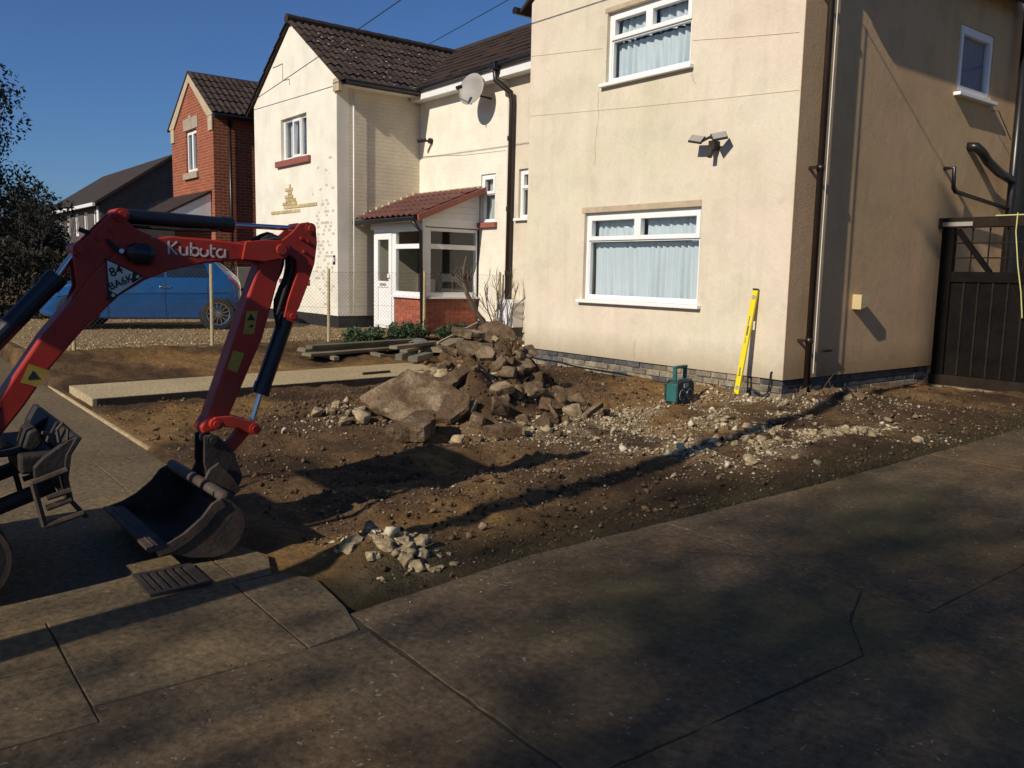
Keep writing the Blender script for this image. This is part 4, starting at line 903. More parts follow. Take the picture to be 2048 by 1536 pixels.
mb.build('roof', 'roof_dark', D)
MB().box(-61, DX+.3, DY0-.42, DY0-.3, DE-.32, DE-.16).build('gutter', 'white_board', D); pipe(D, [(DX-.1, DY0-.1, 0), (DX-.1, DY0-.1, DE-.3)], .06, 'downpipe', 'white_board')
free()

# ------------------------------------------------------------------ fence and garden
fe = thing('chain_link_fence', 'wire chain link fence on slim wooden posts between the two gardens', 'fence', (-12.65, 6, .22))
for yy, h in ((2.36, .92), (4.22, 1.44), (6.10, 1.41), (7.91, 1.40), (9.55, 1.41)):
    MB().tube([(-12.65, yy, .0), (-12.65, yy+.01, h)], .028, 8, .024).build('post', 'post_wood', fe)
mb = MB()
for z in (.30, .80, 1.36): mb.tube([(-12.65, 2.4+k*.45, z-.012*math.sin(k*1.7)) for k in range(17)], .0022, 4)
mb.build('line_wire', 'wire', fe)
mb = MB(); z0, z1 = .28, 1.36; hgt = z1-z0; st_ = .062
k = 2.4-hgt
while k < 9.55:
    for s in (1, -1):
        y0, y1 = (k, k+hgt) if s > 0 else (k+hgt, k)
        a0, b0 = (y0, z0), (y1, z1)
        t0 = 0; t1 = 1
        lo, hi = 2.4, 9.55
        dy = y1-y0
        for bound, sign in ((lo, 1), (hi, -1)):
            f0, f1 = (y0-bound)*sign, (y1-bound)*sign
            if f0 < 0 and f1 < 0: t0 = 2
            elif f0 < 0: t0 = max(t0, -f0/(f1-f0))
            elif f1 < 0: t1 = min(t1, f0/(f0-f1))
        if t1 > t0: mb.tube([(-12.65+.003*s, y0+dy*t0, z0+hgt*t0), (-12.65+.003*s, y0+dy*t1, z0+hgt*t1)], .0013, 3, cap=False)
    k += st_
tag(mb.build('mesh', 'wire', fe), kind='stuff'); free()

def leaf_cloud(n, fn, size, m, name, parent=None, up=.3):
    """fn() -> point ; many small leaf faces"""
    mb = MB()
    for _ in range(n):
        p = fn()
        if p is None: continue
        s = size*rnd.uniform(.6, 1.4); a = Vector((rnd.gauss(0, 1), rnd.gauss(0, 1), rnd.gauss(0, 1)+up)).normalized(); b = a.orthogonal().normalized(); b.rotate(Matrix.Rotation(rnd.uniform(0, 6.28), 3, a)); c = a.cross(b)
        P_ = Vector(p); mb.v += [tuple(P_-b*s), tuple(P_+c*s*.42), tuple(P_+b*s), tuple(P_-c*s*.42)]; k_ = len(mb.v)-4; mb.f.append((k_, k_+1, k_+2, k_+3))
    o0 = ORG; me = bpy.data.meshes.new(name); me.from_pydata([(x-o0.x, y-o0.y, z-o0.z) for x, y, z in mb.v], [], mb.f); me.materials.append(MATS[m])
    o = bpy.data.objects.new(name, me); col.objects.link(o)
    if parent: o.parent = parent
    return o
def ellipsoid_pts(c, r, clumps, cr, rr):
    cs = []
    for _ in range(clumps):
        v = Vector((rr.gauss(0, 1), rr.gauss(0, 1), rr.gauss(0, 1))).normalized()*rr.random()**.4
        cs.append((Vector(c)+Vector((v.x*r[0], v.y*r[1], v.z*r[2])), cr*rr.uniform(.6, 1.3)))
    def f():
        p, q = cs[rr.randrange(len(cs))]; v = Vector((rr.gauss(0, 1), rr.gauss(0, 1), rr.gauss(0, 1))).normalized()*rr.random()**.33
        return p+v*q
    return f
for i, (x, y, rx, ry, h, n_, lab) in enumerate([(-12.25, 6.55, .26, .50, .17, 2600, 'low green leafy shrub at the near end of the bed before the porch'), (-12.3, 7.35, .28, .55, .19, 3000, 'bushy green shrub below the porch brickwork by the fence'), (-12.2, 8.25, .25, .5, .17, 2400, 'small green shrub beside the bare pruned bush')]):
    z = gz(x, y); t = thing('shrub', lab, 'shrub', (x, y, z), 'low green shrubs along the fence')
    for k in range(5):
        a = rnd.uniform(0, 6.28); MB().tube([(x+.04*math.cos(a), y+.04*math.sin(a), z-.04), (x+rx*.6*math.cos(a), y+ry*.6*math.sin(a), z+h)], .008, 5, .003).build('stem', 'bark', t)
    leaf_cloud(n_, ellipsoid_pts((x, y, z+h*.95), (rx, ry, h*.7), 30, .10, rnd), .026, 'shrub_leaves', 'foliage', t); free()
def branch(mb, p, d, L, r, depth, rr, spread=.5, up=.15, splits=(2, 4), shrink=.68, tips=None, seg=4):
    path = [p.copy()]; q = p.copy(); dd = d.copy()
    for i in range(seg):
        dd = (dd + Vector((rr.gauss(0, .13), rr.gauss(0, .13), rr.gauss(0, .1)+up*.2))).normalized(); q = q + dd*(L/seg); path.append(q.copy())
    mb.tube(path, r, 6 if depth > 1 else 4, r*.62, cap=False)
    if depth == 0:
        if tips is not None: tips.append(q.copy())
        return
    for k in range(rr.randint(*splits)):
        v = (dd + Vector((rr.gauss(0, spread), rr.gauss(0, spread), rr.gauss(0, spread)+up))).normalized()
        s_ = path[-1] if k == 0 else path[rr.randint(max(1, seg-2), seg)]
        branch(mb, s_, v, L*shrink*rr.uniform(.7, 1.25), r*.58, depth-1, rr, spread, up, splits, shrink, tips, seg)
rr = random.Random(12)
t = thing('bare_shrub', 'bare pruned shrub with stubby twigs in front of the porch', 'shrub', (-12.15, 8.85, .24))
P0 = [(-12.15, 9.0, .15), (-12.15, 8.85, .50), (-12.17, 8.62, .80), (-12.18, 8.48, 1.05), (-12.2, 8.44, 1.22)]
mb = MB(); mb.tube(P0, .045, 8, .036)
for k in range(9):
    p = Vector(P0[3]).lerp(Vector(P0[4]), rr.random()) + Vector((rr.uniform(-.02, .02), rr.uniform(-.03, .03), 0)); branch(mb, p, Vector((rr.gauss(0, .35), rr.gauss(-.1, .5), 1)).normalized(), rr.uniform(.16, .34), .017, 1, rr, .5, .3, (2, 3), .5, seg=3)
mb.tube([P0[4], (-12.19, 8.42, 1.45), (-12.18, 8.47, 1.68)], .024, 6, .012); mb.build('trunk', 'bark', t)
for k in range(6):
    mb = MB(); branch(mb, Vector((-12.1+rr.uniform(-.06, .06), 9.05+rr.uniform(-.05, .08), .15)), Vector((rr.gauss(0, .15), rr.gauss(.12, .18), 1)).normalized(), rr.uniform(.45, .62), .018, 3, rr, .34, .3, (2, 3), .62, seg=3); mb.build('stem', 'bark', t)
free()
# timber stacks
def plank(name, a, b, w, h, m, label, group=None, roll=0):
    a, b = Vector(a), Vector(b); L = (b-a).length
    o = MB().box(0, L, -w/2, w/2, 0, h).build(name, m, None, bevel=.006, org=Vector((0, 0, 0))); o.location = a
    o.rotation_euler = (b-a).to_track_quat('X', 'Z').to_euler(); tag(o, label, 'timber', group); return o
free()
G1 = 'long boards stacked beyond the path'
plank('timber_board', (-11.30, 5.10, .16), (-11.75, 7.25, .17), .22, .045, 'timber', 'lowest long board of the timber stack beyond the pale path', G1)
plank('timber_board', (-11.52, 5.12, .205), (-11.90, 7.30, .215), .20, .045, 'timber', 'middle long board of the timber stack beyond the pale path', G1)
plank('timber_board', (-11.47, 5.22, .25), (-11.86, 7.35, .26), .16, .05, 'timber_green', 'topmost long board of the timber stack beyond the pale path', G1)
for k in range(3): plank('bearer', (-11.15+.0*k, 5.5+.75*k, .095+.005*k), (-12.2, 5.42+.75*k, .15), .09, .055, 'timber', ['short bearer under the near end of the board stack', 'short bearer under the middle of the board stack', 'short bearer under the far end of the board stack'][k], 'bearers under the boards')
G2 = 'short timbers piled by the path end'
for k, (a, b, w, h, m, lab) in enumerate([((-10.45, 6.12, .13), (-11.2, 6.85, .13), .10, .09, 'timber_green', 'short greenish post lying at the bottom of the timber pile'), ((-10.62, 6.30, .22), (-11.3, 7.05, .22), .12, .045, 'timber', 'short plank on the greenish post by the path end'), ((-10.75, 6.20, .265), (-11.25, 7.25, .265), .14, .05, 'timber', 'short weathered plank on top of the pile by the path end'), ((-10.20, 6.20, .13), (-10.65, 6.75, .13), .14, .08, 'timber_green', 'stubby green timber end lying beside the path end'), ((-11.0, 7.05, .16), (-12.0, 8.2, .2), .3, .08, 'timber', 'wide old board lying below the green shrubs')]): plank('timber_piece', a, b, w, h, m, lab, G2)
plank('iron_bar', (-9.42, 5.0, .101), (-9.48, 5.42, .101), .035, .03, 'iron', 'rusty bar lying on the pale concrete path')
plank('stick', (-7.30, 4.73, .66), (-7.60, 5.45, .84), .022, .022, 'lath', 'long pale stick leaning over the top of the rubble heap')
# old rag / glove dropped on the boards
mb = MB(); vs = []
for j in range(9):
    for i in range(9):
        u, v = i/8-.5, j/8-.5; vs.append((-11.2+u*.3, 6.95+v*.26, .31 + .06*math.exp(-8*(u*u+v*v))+.035*noise.noise(Vector((u*6, v*6, 2)))))
mb.add(vs, [(j*9+i, j*9+i+1, (j+1)*9+i+1, (j+1)*9+i) for j in range(8) for i in range(8)]); ob = mb.build('work_glove', 'wall_grey', None, smooth=True); s_ = ob.modifiers.new('s', 'SOLIDIFY'); s_.thickness = .01; tag(ob, 'crumpled dark cloth dropped on the short planks', 'cloth')

# ------------------------------------------------------------------ rubble heap
def broken_slab(name, pts, nrm, thick, label, m='rubble_concrete', seed=0):
    r = random.Random(seed); N = Vector(nrm).normalized(); P = [Vector(p) for p in pts]; C = sum(P, Vector())/len(P); P = [q - N*(q-C).dot(N) for q in P]
    out = []
    for i in range(len(P)):
        a, b = P[i], P[(i+1) % len(P)]; L = (b-a).length; k = max(1, int(L/.06))
        for j in range(k):
            q = a.lerp(b, j/k)
            if j: q += (q-C).normalized()*r.uniform(-.016, .016)
            out.append(q)
    n = len(out); rings = []
    for t, s in ((0, .985), (.22, 1.01), (.6, 1.0), (1, .95)):
        rings.append([C + (q-C)*(s + r.uniform(-.02, .02)*(1 if t else .4)) - N*(thick*t + (r.uniform(-.008, .008) if t else 0)) for q in out])
    vs = [v for ring in rings for v in ring] + [C - N*thick]
    fs = [(k*n+i, k*n+(i+1) % n, (k+1)*n+(i+1) % n, (k+1)*n+i) for k in range(3) for i in range(n)]
    fs += [tuple(range(n))] + [(3*n+i, 3*n+(i+1) % n, 4*n) for i in range(n)]
    o = MB().add(vs, fs).build(name, m, None, org=C); o.location = C
    bm = bmesh.new(); bm.from_mesh(o.data); bmesh.ops.triangulate(bm, faces=bm.faces[:], quad_method='BEAUTY', ngon_method='BEAUTY')
    for lim in (.22, .13, .08): bmesh.ops.subdivide_edges(bm, edges=[e for e in bm.edges if e.calc_length() > lim], cuts=1); bmesh.ops.triangulate(bm, faces=bm.faces[:])
    for v in bm.verts: v.co += N*(.010*noise.noise(v.co*7+Vector((seed, 0, 0))) + .006*noise.noise(v.co*23)); 
    bm.to_mesh(o.data); bm.free()
    tag(o, label, 'rubble', 'broken pieces in the rubble heap'); return o
SL = [([(-6.74, 3.55, 0.28), (-6.72, 3.75, 0.38), (-6.68, 4.01, 0.51), (-6.43, 4.13, 0.44), (-6.22, 4.23, 0.37), (-6.08, 4.29, 0.32), (-6.0, 4.21, 0.23), (-6.01, 4.03, 0.14), (-6.13, 3.93, 0.14), (-6.31, 3.71, 0.12), (-6.47, 3.64, 0.17), (-6.63, 3.56, 0.23)], (.45, -.45, .77), .10, 'largest tan concrete slab leaning at the front of the heap'),
 ([(-5.78, 3.27, 0.17), (-5.87, 3.45, 0.2), (-6.04, 3.7, 0.24), (-5.95, 3.83, 0.24), (-5.76, 3.72, 0.21), (-5.6, 3.51, 0.18)], (.1, -.1, .99), .12, 'flat grey slab with a white broken edge, lowest at the front'),
 ([(-7.05, 4.77, 0.41), (-7.11, 4.81, 0.5), (-7.15, 4.96, 0.65), (-7.07, 5.14, 0.72), (-6.96, 5.19, 0.65), (-6.85, 5.19, 0.55), (-6.93, 5.0, 0.47)], (.6, -.5, .62), .08, 'big brown slab tilted near the top of the heap'),
 ([(-6.59, 4.26, 0.40), (-6.61, 4.69, 0.56), (-6.55, 4.7, 0.54), (-6.46, 4.41, 0.39), (-6.47, 4.25, 0.34)], (.41, -.3, .86), .07, 'long narrow slab lying across the middle of the heap'),
 ([(-6.73, 4.58, 0.33), (-6.7, 4.82, 0.48), (-6.58, 4.9, 0.42), (-6.5, 4.92, 0.35), (-6.51, 4.8, 0.27), (-6.45, 4.73, 0.16), (-6.55, 4.66, 0.21)], (.65, -.45, .62), .08, 'orange stained slab in the middle of the heap'),
 ([(-7.58, 5.42, 0.8), (-7.56, 5.51, 0.85), (-7.5, 5.64, 0.88), (-7.3, 5.72, 0.78), (-7.21, 5.68, 0.68), (-7.27, 5.54, 0.64), (-7.4, 5.44, 0.68)], (.55, -.45, .7), .13, 'rounded slab crowning the rubble heap'),
 ([(-6.3, 4.4, 0.13), (-6.35, 4.68, 0.20), (-6.3, 4.68, 0.19), (-6.22, 4.47, 0.12)], (.3, -.2, .93), .06, 'small slab with a pale edge below the orange one'),
 ([(-5.7, 4.72, 0.11), (-5.66, 4.81, 0.2), (-5.61, 4.82, 0.12), (-5.59, 4.81, 0.07), (-5.64, 4.74, 0.05)], (.67, -.62, .41), .06, 'small pale triangular slab standing at the right of the heap'),
 ([(-5.6, 4.08, 0.14), (-5.58, 4.24, 0.15), (-5.46, 4.38, 0.15), (-5.39, 4.33, 0.14), (-5.46, 4.19, 0.14)], (.05, -.05, 1), .10, 'narrow pale kerb piece lying flat at the heap front'),
 ([(-5.82, 4.94, 0.24), (-5.79, 4.97, 0.23), (-5.69, 4.99, 0.13), (-5.69, 4.96, 0.1)], (.65, -.54, .54), .05, 'thin pale splinter slab upright at the heap right side'),
 ([(-6.5, 5.74, 0.23), (-6.31, 5.81, 0.2), (-6.17, 5.77, 0.13), (-6.3, 5.7, 0.13)], (.3, -.51, .81), .07, 'ochre slab sliding off the right side of the heap'),
 ([(-7.34, 4.74, 0.66), (-7.31, 4.78, 0.66), (-7.11, 4.87, 0.61), (-7.1, 4.83, 0.58)], (.41, -.41, .82), .05, 'thin white edged strip high on the left of the heap'),
 ([(-5.68, 5.22, 0.12), (-5.68, 5.5, 0.22), (-5.64, 5.5, 0.21), (-5.63, 5.28, 0.12)], (.22, -.44, .87), .05, 'dark splinter slab lying right of the heap'),
 ([(-7.11, 5.56, 0.51), (-7.04, 5.68, 0.55), (-6.92, 5.71, 0.47), (-6.74, 5.69, 0.34), (-6.9, 5.53, 0.33)], (.5, -.5, .7), .08, 'mossy dark slab on the house side of the heap')]
for i, (p, nn, th, lab) in enumerate(SL): broken_slab('broken_concrete', p, nn, th, lab, seed=i)
for k in range(22):
    r = random.Random(500+k); a = r.uniform(0, 6.28); q = r.random()**.7; x = -6.85+.85*q*math.cos(a); y = 4.95+.85*q*math.sin(a); z = gz(x, y)
    N_ = Vector((.45+r.gauss(0, .3), -.4+r.gauss(0, .3), .75)).normalized(); u_ = N_.orthogonal().normalized(); v_ = N_.cross(u_); sz = r.uniform(.09, .22); m_ = r.randint(5, 7)
    pts = [Vector((x, y, z+.05+.03*r.random())) + (u_*math.cos(6.283*j/m_+r.uniform(-.3, .3))*sz*r.uniform(.7, 1.25) + v_*math.sin(6.283*j/m_+r.uniform(-.3, .3))*sz*r.uniform(.45, .95)) for j in range(m_)]
    broken_slab('broken_concrete', pts, N_, r.uniform(.05, .09), 'small tilted piece of broken slab bedded in the rubble heap', seed=600+k)
def rock_mesh(seed, m='rubble_chunk'):
    r = random.Random(seed); bm = bmesh.new()
    for k in range(22):
        v = Vector((r.gauss(0, 1), r.gauss(0, 1), r.gauss(0, 1))).normalized(); bm.verts.new((max(-.72, min(.72, v.x)), max(-.6, min(.6, v.y)), max(-.55, min(.55, v.z))))
    res = bmesh.ops.convex_hull(bm, input=bm.verts[:]); bmesh.ops.delete(bm, geom=[g_ for g_ in res['geom_interior'] if isinstance(g_, bmesh.types.BMVert)], context='VERTS')
    bmesh.ops.bevel(bm, geom=bm.edges[:], offset=.07, segments=1, affect='EDGES'); bmesh.ops.triangulate(bm, faces=bm.faces[:])
    bmesh.ops.subdivide_edges(bm, edges=[e for e in bm.edges if e.calc_length() > .5], cuts=1)
    for v in bm.verts: v.co += v.co.normalized()*.09*noise.noise(v.co*3+Vector((seed, 0, 0)))
    me = bpy.data.meshes.new('concrete_chunk'); bm.to_mesh(me); bm.free(); me.materials.append(MATS[m]); return me
RK = [rock_mesh(100+i) for i in range(9)]; RKP = [rock_mesh(200+i, 'pale_lump') for i in range(7)]
def rock(x, y, s, lab, group, sink=.35, z=None, flat=1):
    o = bpy.data.objects.new('concrete_chunk', rnd.choice(RKP if ('pale' in lab or rnd.random() < .15) else RK)); col.objects.link(o); o.scale = (s, s*rnd.uniform(.75, 1.1), s*flat*rnd.uniform(.7, 1)); o.rotation_euler = (rnd.uniform(-.5, .5), rnd.uniform(-.5, .5), rnd.uniform(0, 6.3))
    o.location = (x, y, (gz(x, y) if z is None else z) + s*.5*flat*(1-sink)); 
    big = 'large' if s > .085 else ('small' if s < .05 else 'medium')
    if group == 'chunks on the heap':
        zz = gz(x, y); lab = '%s broken chunk %s the rubble heap' % (big, 'close to the top of' if zz > .5 else 'low on the slab side of' if y < 4.5 else 'low on the house side of' if y > 5.5 else 'on the drive side slope of' if x > -6.7 else 'on the path side slope of')
    elif group == 'lumps in the rubble strip by the drive':
        lab = '%s pale lump at the %s of the crushed rubble strip beside the drive' % (big, 'near end' if y < 5.8 else 'gate end' if y > 6.5 else 'middle')
    elif group == 'loose chunks on the soil':
        lab = '%s loose chunk lying on dug soil %s' % (big, 'in front of the rubble heap' if y < 4 else 'between the rubble heap and the wall' if x < -6 else 'near the pale rubble strip')
    tag(o, lab, 'rubble', group); return o
for x, y, s in [(-6.96, 3.24, .085), (-6.55, 3.3, .08), (-6.82, 3.62, .09), (-6.62, 3.50, .12), (-6.79, 3.46, .06), (-6.95, 3.36, .06), (-7.1, 3.49, .07), (-5.55, 3.62, .06), (-5.62, 3.85, .09)]:
    rock(x, y, s, 'pale concrete chunk lying at the left foot of the rubble heap', 'chunks at the left foot of the heap')
for x, y, s in [(-6.11, 4.3, .13), (-5.91, 4.25, .11), (-5.54, 4.0, .08), (-6.2, 4.9, .13), (-6.01, 4.55, .14), (-5.9, 4.75, .09), (-6.0, 5.1, .12), (-5.85, 5.3, .12), (-5.74, 5.6, .09), (-5.59, 5.51, .06), (-5.9, 5.55, .08), (-5.5, 4.5, .07), (-5.75, 4.35, .10), (-5.65, 5.05, .07), (-6.3, 5.2, .14), (-6.25, 5.5, .12)]:
    rock(x, y, s, 'broken concrete chunk at the right foot of the rubble heap', 'chunks at the right foot of the heap')
for x, y, s in [(-6.55, 5.05, .14), (-6.75, 5.35, .15), (-6.85, 5.55, .13), (-7.35, 5.05, .14), (-7.0, 4.65, .13), (-7.3, 4.85, .12), (-6.6, 5.45, .12), (-7.5, 5.75, .14), (-7.15, 5.85, .13), (-6.45, 5.3, .13), (-6.85, 4.5, .12), (-7.6, 5.3, .13), (-7.45, 4.75, .11)]:
    rock(x, y, s, 'broken chunk lying on the slope of the rubble heap', 'chunks on the heap')
for k in range(46):
    a = rnd.random(); x = -3.64+.38*a+rnd.gauss(0, .08); y = 1.80+.36*a+rnd.gauss(0, .07)
    rock(min(x, -3.2), max(y, 1.72), rnd.choice((.015, .02, .02, .025, .03, .03, .04, .055, .07)), 'pale lump of broken concrete at the corner of the footway', 'pale lumps at the footway corner', .75, None, .75)
for k in range(34):
    x = -4.05+rnd.gauss(0, .22)+.2*(k % 3-1); y = 5.2+rnd.random()*1.9; x = min(x, -3.4)
    rock(x, y, rnd.uniform(.03, .075), 'pale lump in the strip of crushed rubble beside the drive', 'lumps in the rubble strip by the drive', .4, None, .8)
for k in range(16): rock(-4.75+rnd.gauss(0, .32), 8.0+rnd.gauss(0, .22), rnd.uniform(.04, .085), 'tan rubble lump below the damp course at the house corner', 'lumps by the house corner', .4)
for k in range(26):
    x = rnd.uniform(-8.6, -4.2); y = rnd.uniform(2.3, 7.4); rock(x, y, rnd.uniform(.022, .05), 'loose chunk of rubble lying alone on the dug soil', 'loose chunks on the soil', .4)
for k in range(70):
    a = rnd.uniform(0, 6.28); r_ = rnd.random()**.6; x = -6.75+1.0*r_*math.cos(a)+.25*math.sin(a)*r_; y = 4.95+.95*r_*math.sin(a)-.3*math.cos(a)*r_
    rock(x, y, rnd.uniform(.035, .11)*(1-.3*r_), 'broken chunk lying on the slope of the rubble heap', 'chunks on the heap', .75)
# roots and turf on the heap
mb = MB()
for k in range(900):
    x = -6.95+rnd.gauss(0, .22); y = 5.75+rnd.gauss(0, .2); z = gz(x, y); h = rnd.uniform(.02, .07); a = rnd.uniform(0, 6.28)
    mb.add([(x-.005, y, z-.01), (x+.005, y, z-.01), (x+h*.8*math.cos(a), y+h*.8*math.sin(a), z+h)], [(0, 1, 2)])
tag(mb.build('turf', 'moss_blades'), 'torn turf and weeds on the house side of the rubble heap', kind='stuff')

# ------------------------------------------------------------------ gate
gt = thing('side_gate', 'dark wooden side gate with a wire grid top panel', 'gate', (-5.2, 10.9, .08))
GY = 10.90
MB().box(-5.20, -5.05, GY-.05, GY+.05, .08, 2.06).build('hinge_stile', 'gate_wood', gt, bevel=.006)
MB().box(-3.35, -3.20, GY-.05, GY+.05, .08, 2.06).build('lock_stile', 'gate_wood', gt, bevel=.006)
MB().box(-5.25, -3.15, GY-.06, GY+.06, 2.065, 2.19).build('top_rail', 'gate_rail', gt, bevel=.006)
MB().box(-5.05, -3.35, GY-.045, GY+.045, 1.40, 1.53).build('middle_rail', 'gate_wood', gt, bevel=.006)
MB().box(-5.21, -3.2, GY-.075, GY-.051, .10, .24).build('bottom_rail', 'gate_rail', gt, bevel=.006)
for k in range(10):
    MB().box(-5.045+k*.17, -5.045+k*.17+.16, GY-.02, GY+.02, .10, 1.40).build('board', 'gate_wood', gt, bevel=.004)
    MB().box(-5.05+k*.17+.155, -5.05+k*.17+.175, GY-.034, GY-.021, .245, 1.40).build('batten', 'gate_rail', gt)
o = plank('brace', (-5.04, GY-.02, 2.02), (-4.62, GY-.02, 1.5), .05, .06, 'gate_wood', None); o.parent = gt; o.location -= Vector((-5.2, 10.9, .08))
for k in ('category', 'label', 'group'):
    if k in o: del o[k]
for k in range(8): MB().tube([(-4.85+k*.2, GY+.01, 1.53), (-4.85+k*.2, GY+.01, 2.06)], .011, 6).build('grid_bar', 'gate_rail', gt)
for z in (1.70, 1.88): MB().tube([(-5.05, GY+.02, z), (-3.35, GY+.02, z)], .009, 6).build('grid_bar', 'gate_rail', gt)
MB().box(-5.19, -4.83, GY-.068, GY-.061, 2.085, 2.135).build('strap_hinge', 'dish_grey', gt)
mb = MB(); mb.tube([(-4.33, GY-.07, 2.22), (-4.33, GY-.075, 2.0), (-4.27, GY-.08, 1.6), (-4.21, GY-.08, 1.3), (-4.17, GY-.08, 1.0)], .007, 6); mb.tube([(-4.6, GY, 2.20), (-4.1, GY, 2.20)], .008, 6); mb.build('cord', 'cord_yellow', gt)
MB().box(-5.3, -3.0, GY-.16, GY-.09, .06, .11).build('threshold', 'timber', gt)
free()
# ------------------------------------------------------------------ jobsite radio and level
RX, RY = -5.78, 6.72
ra = thing('jobsite_radio', 'green and black jobsite radio with carry frame standing on the soil', 'radio', (RX, RY, gz(RX, RY)+.005), rot=(0, 0, R(100)))
MB().prism([(-.13, 0), (.13, 0), (.14, .04), (.14, .20), (.11, .245), (-.11, .245), (-.14, .20), (-.14, .04)], lambda p, q, d_: (p, d_, q), -.075, .075).build('body', 'radio_dark', ra, bevel=.012)
for s in (-1, 1):
    MB().prism([(-.06, .03), (.06, .03), (.07, .06), (.07, .19), (.05, .215), (-.05, .215), (-.07, .19), (-.07, .06)], lambda p, q, d_: (s*(.1405+d_), p, q), 0, .012).build('end_panel', 'radio_green', ra, bevel=.005)
    vs, fs = lathe([(.055, 0), (.058, .008), (.046, .010), (.02, .004), (0, .002)], (s*.072, -.076, .10), (0, -1, 0), 8); MB().add(vs, fs).build('speaker', 'radio_dark', ra)
    vs, fs = lathe([(.060, 0), (.060, .010), (.052, .010), (.052, 0)], (s*.072, -.0755, .10), (0, -1, 0), 8); MB().add(vs, fs).build('speaker_ring', 'radio_trim', ra)
    MB().tube([(s*.135, -.06, .02), (s*.155, -.07, .08), (s*.155, -.07, .2), (s*.12, -.05, .25)], .011, 8).build('bumper', 'radio_dark', ra)
    MB().tube([(s*.135, .06, .02), (s*.155, .07, .08), (s*.155, .07, .2), (s*.12, .05, .25)], .011, 8).build('bumper', 'radio_dark', ra)
    MB().box(s*.10-.014, s*.10+.014, -.02, .02, .24, .385).build('handle_post', 'radio_green', ra, bevel=.006)
MB().box(-.04, .04, -.083, -.074, .17, .215).build('display', 'radio_trim', ra)
MB().box(-.118, .118, -.022, .022, .365, .395).build('handle', 'radio_green', ra, bevel=.008)
MB().box(-.10, .10, -.05, .05, .243, .26).build('top_deck', 'radio_green', ra, bevel=.006)
free()
lx = -5.66; fz = gz(lx, 7.52)-.05; L_ = 1.2; tilt = math.asin(min(.9, .215/L_))
lv = thing('spirit_level', 'bright yellow spirit level leaning upright against the cream wall', 'spirit level', (lx, 7.505, fz-.003), rot=(-tilt, R(1.2), 0))
# local: z along the level, x across face, y thickness
mb = MB(); w_ = .031
segs = [(.02, .235), (.33, .80), (.895, 1.175)]
for a, b in segs: mb.box(-w_+.006, w_-.006, -.010, .010, a, b)
for a, b in ((.235, .33), (.80, .895)): mb.box(-w_+.006, -w_+.018, -.010, .010, a, b); mb.box(w_-.018, w_-.006, -.010, .010, a, b)
mb.build('beam', 'level_yellow', lv)
for s in (-1, 1): MB().box(s*w_-.006 if s > 0 else -w_, w_ if s > 0 else -w_+.006, -.012, .012, .02, 1.175).build('edge_rail', 'level_yellow', lv)
MB().box(-w_, w_, -.013, .013, 0, .02).build('end_cap', 'ink_black', lv); MB().box(-w_, w_, -.013, .013, 1.175, 1.195).build('end_cap', 'ink_black', lv)
for z in (.11, 1.10):
    vs, fs = lathe([(.024, 0), (.024, .003), (.018, .003), (0, .001)], (0, -.0105, z), (0, -1, 0), 20); MB().add(vs, fs).build('vial_ring', 'level_metal', lv)
MB().tube([(-.006, -.012, .60), (-.006, -.012, .66)], .007, 8).build('vial', 'vial', lv)
MB().box(-.012, .010, -.0112, -.0102, .68, .82-.03).build('print', 'timber_green', lv)
free()

# ------------------------------------------------------------------ blue car
CARZ = .232
fwp, rwp = Vector((-16.82, 3.30, 0)), Vector((-16.07, 5.32, 0)); cdir = (fwp-rwp).normalized()
car = thing('blue_car', 'small blue hatchback parked on the gravel drive behind the wire fence', 'car', ((fwp+rwp)/2 + Vector((0, 0, CARZ)) + Vector((-.72*abs(cdir.y), .72*cdir.x*-1*-1*0, 0))).to_tuple() if False else tuple((fwp+rwp)/2 + Vector((0, 0, CARZ)) + Vector((cdir.y, -cdir.x, 0))*.72), rot=(0, 0, math.atan2(cdir.y, cdir.x)))
# local: +x forward, +y left
def cr1(keys, t):
    n = len(keys)-1; f = t*n; i = min(int(f), n-1); u = f-i
    p0, p1, p2, p3 = keys[max(i-1, 0)], keys[i], keys[i+1], keys[min(i+2, n)]
    return tuple(.5*(2*b + (c-a)*u + (2*a-5*b+4*c-d_)*u*u + (3*b-a-3*c+d_)*u**3) for a, b, c, d_ in zip(p0, p1, p2, p3))
# station: x, zlow, halfwidth, belt z, top z, top halfwidth
ST = [(-1.66, .36, .62, .60, .66, .5), (-1.63, .26, .74, .78, .90, .60), (-1.50, .20, .80, .92, 1.06, .60), (-1.2, .19, .825, .93, 1.29, .60), (-.85, .19, .83, .92, 1.42, .60), (-.35, .19, .83, .91, 1.47, .61), (.10, .19, .83, .90, 1.44, .60), (.55, .19, .83, .88, 1.22, .60), (.85, .19, .82, .87, .99, .62), (1.25, .20, .81, .82, .88, .62), (1.60, .22, .76, .72, .76, .58), (1.78, .28, .62, .58, .62, .45), (1.82, .36, .5, .5, .52, .4)]
def S(s, t):
    x, zl, w_, zb, zt, tw = cr1(ST, s)
    ring = [(0, zl), (w_*.86, zl), (w_*.97, zl+.10), (w_, zl+(zb-zl)*.55), (w_*.965, zb), (tw, max(zt-.05, zb+.01)), (tw*.7, zt), (0, zt+.012)]
    y, z = cr1(ring, t); return Vector((x, y, z))
NS, NT = 54, 28
vs = []; 
for i in range(NS+1):
    row = [S(i/NS, j/NT) for j in range(NT+1)]; vs += row + [Vector((p.x, -p.y, p.z)) for p in row[1:-1][::-1]]
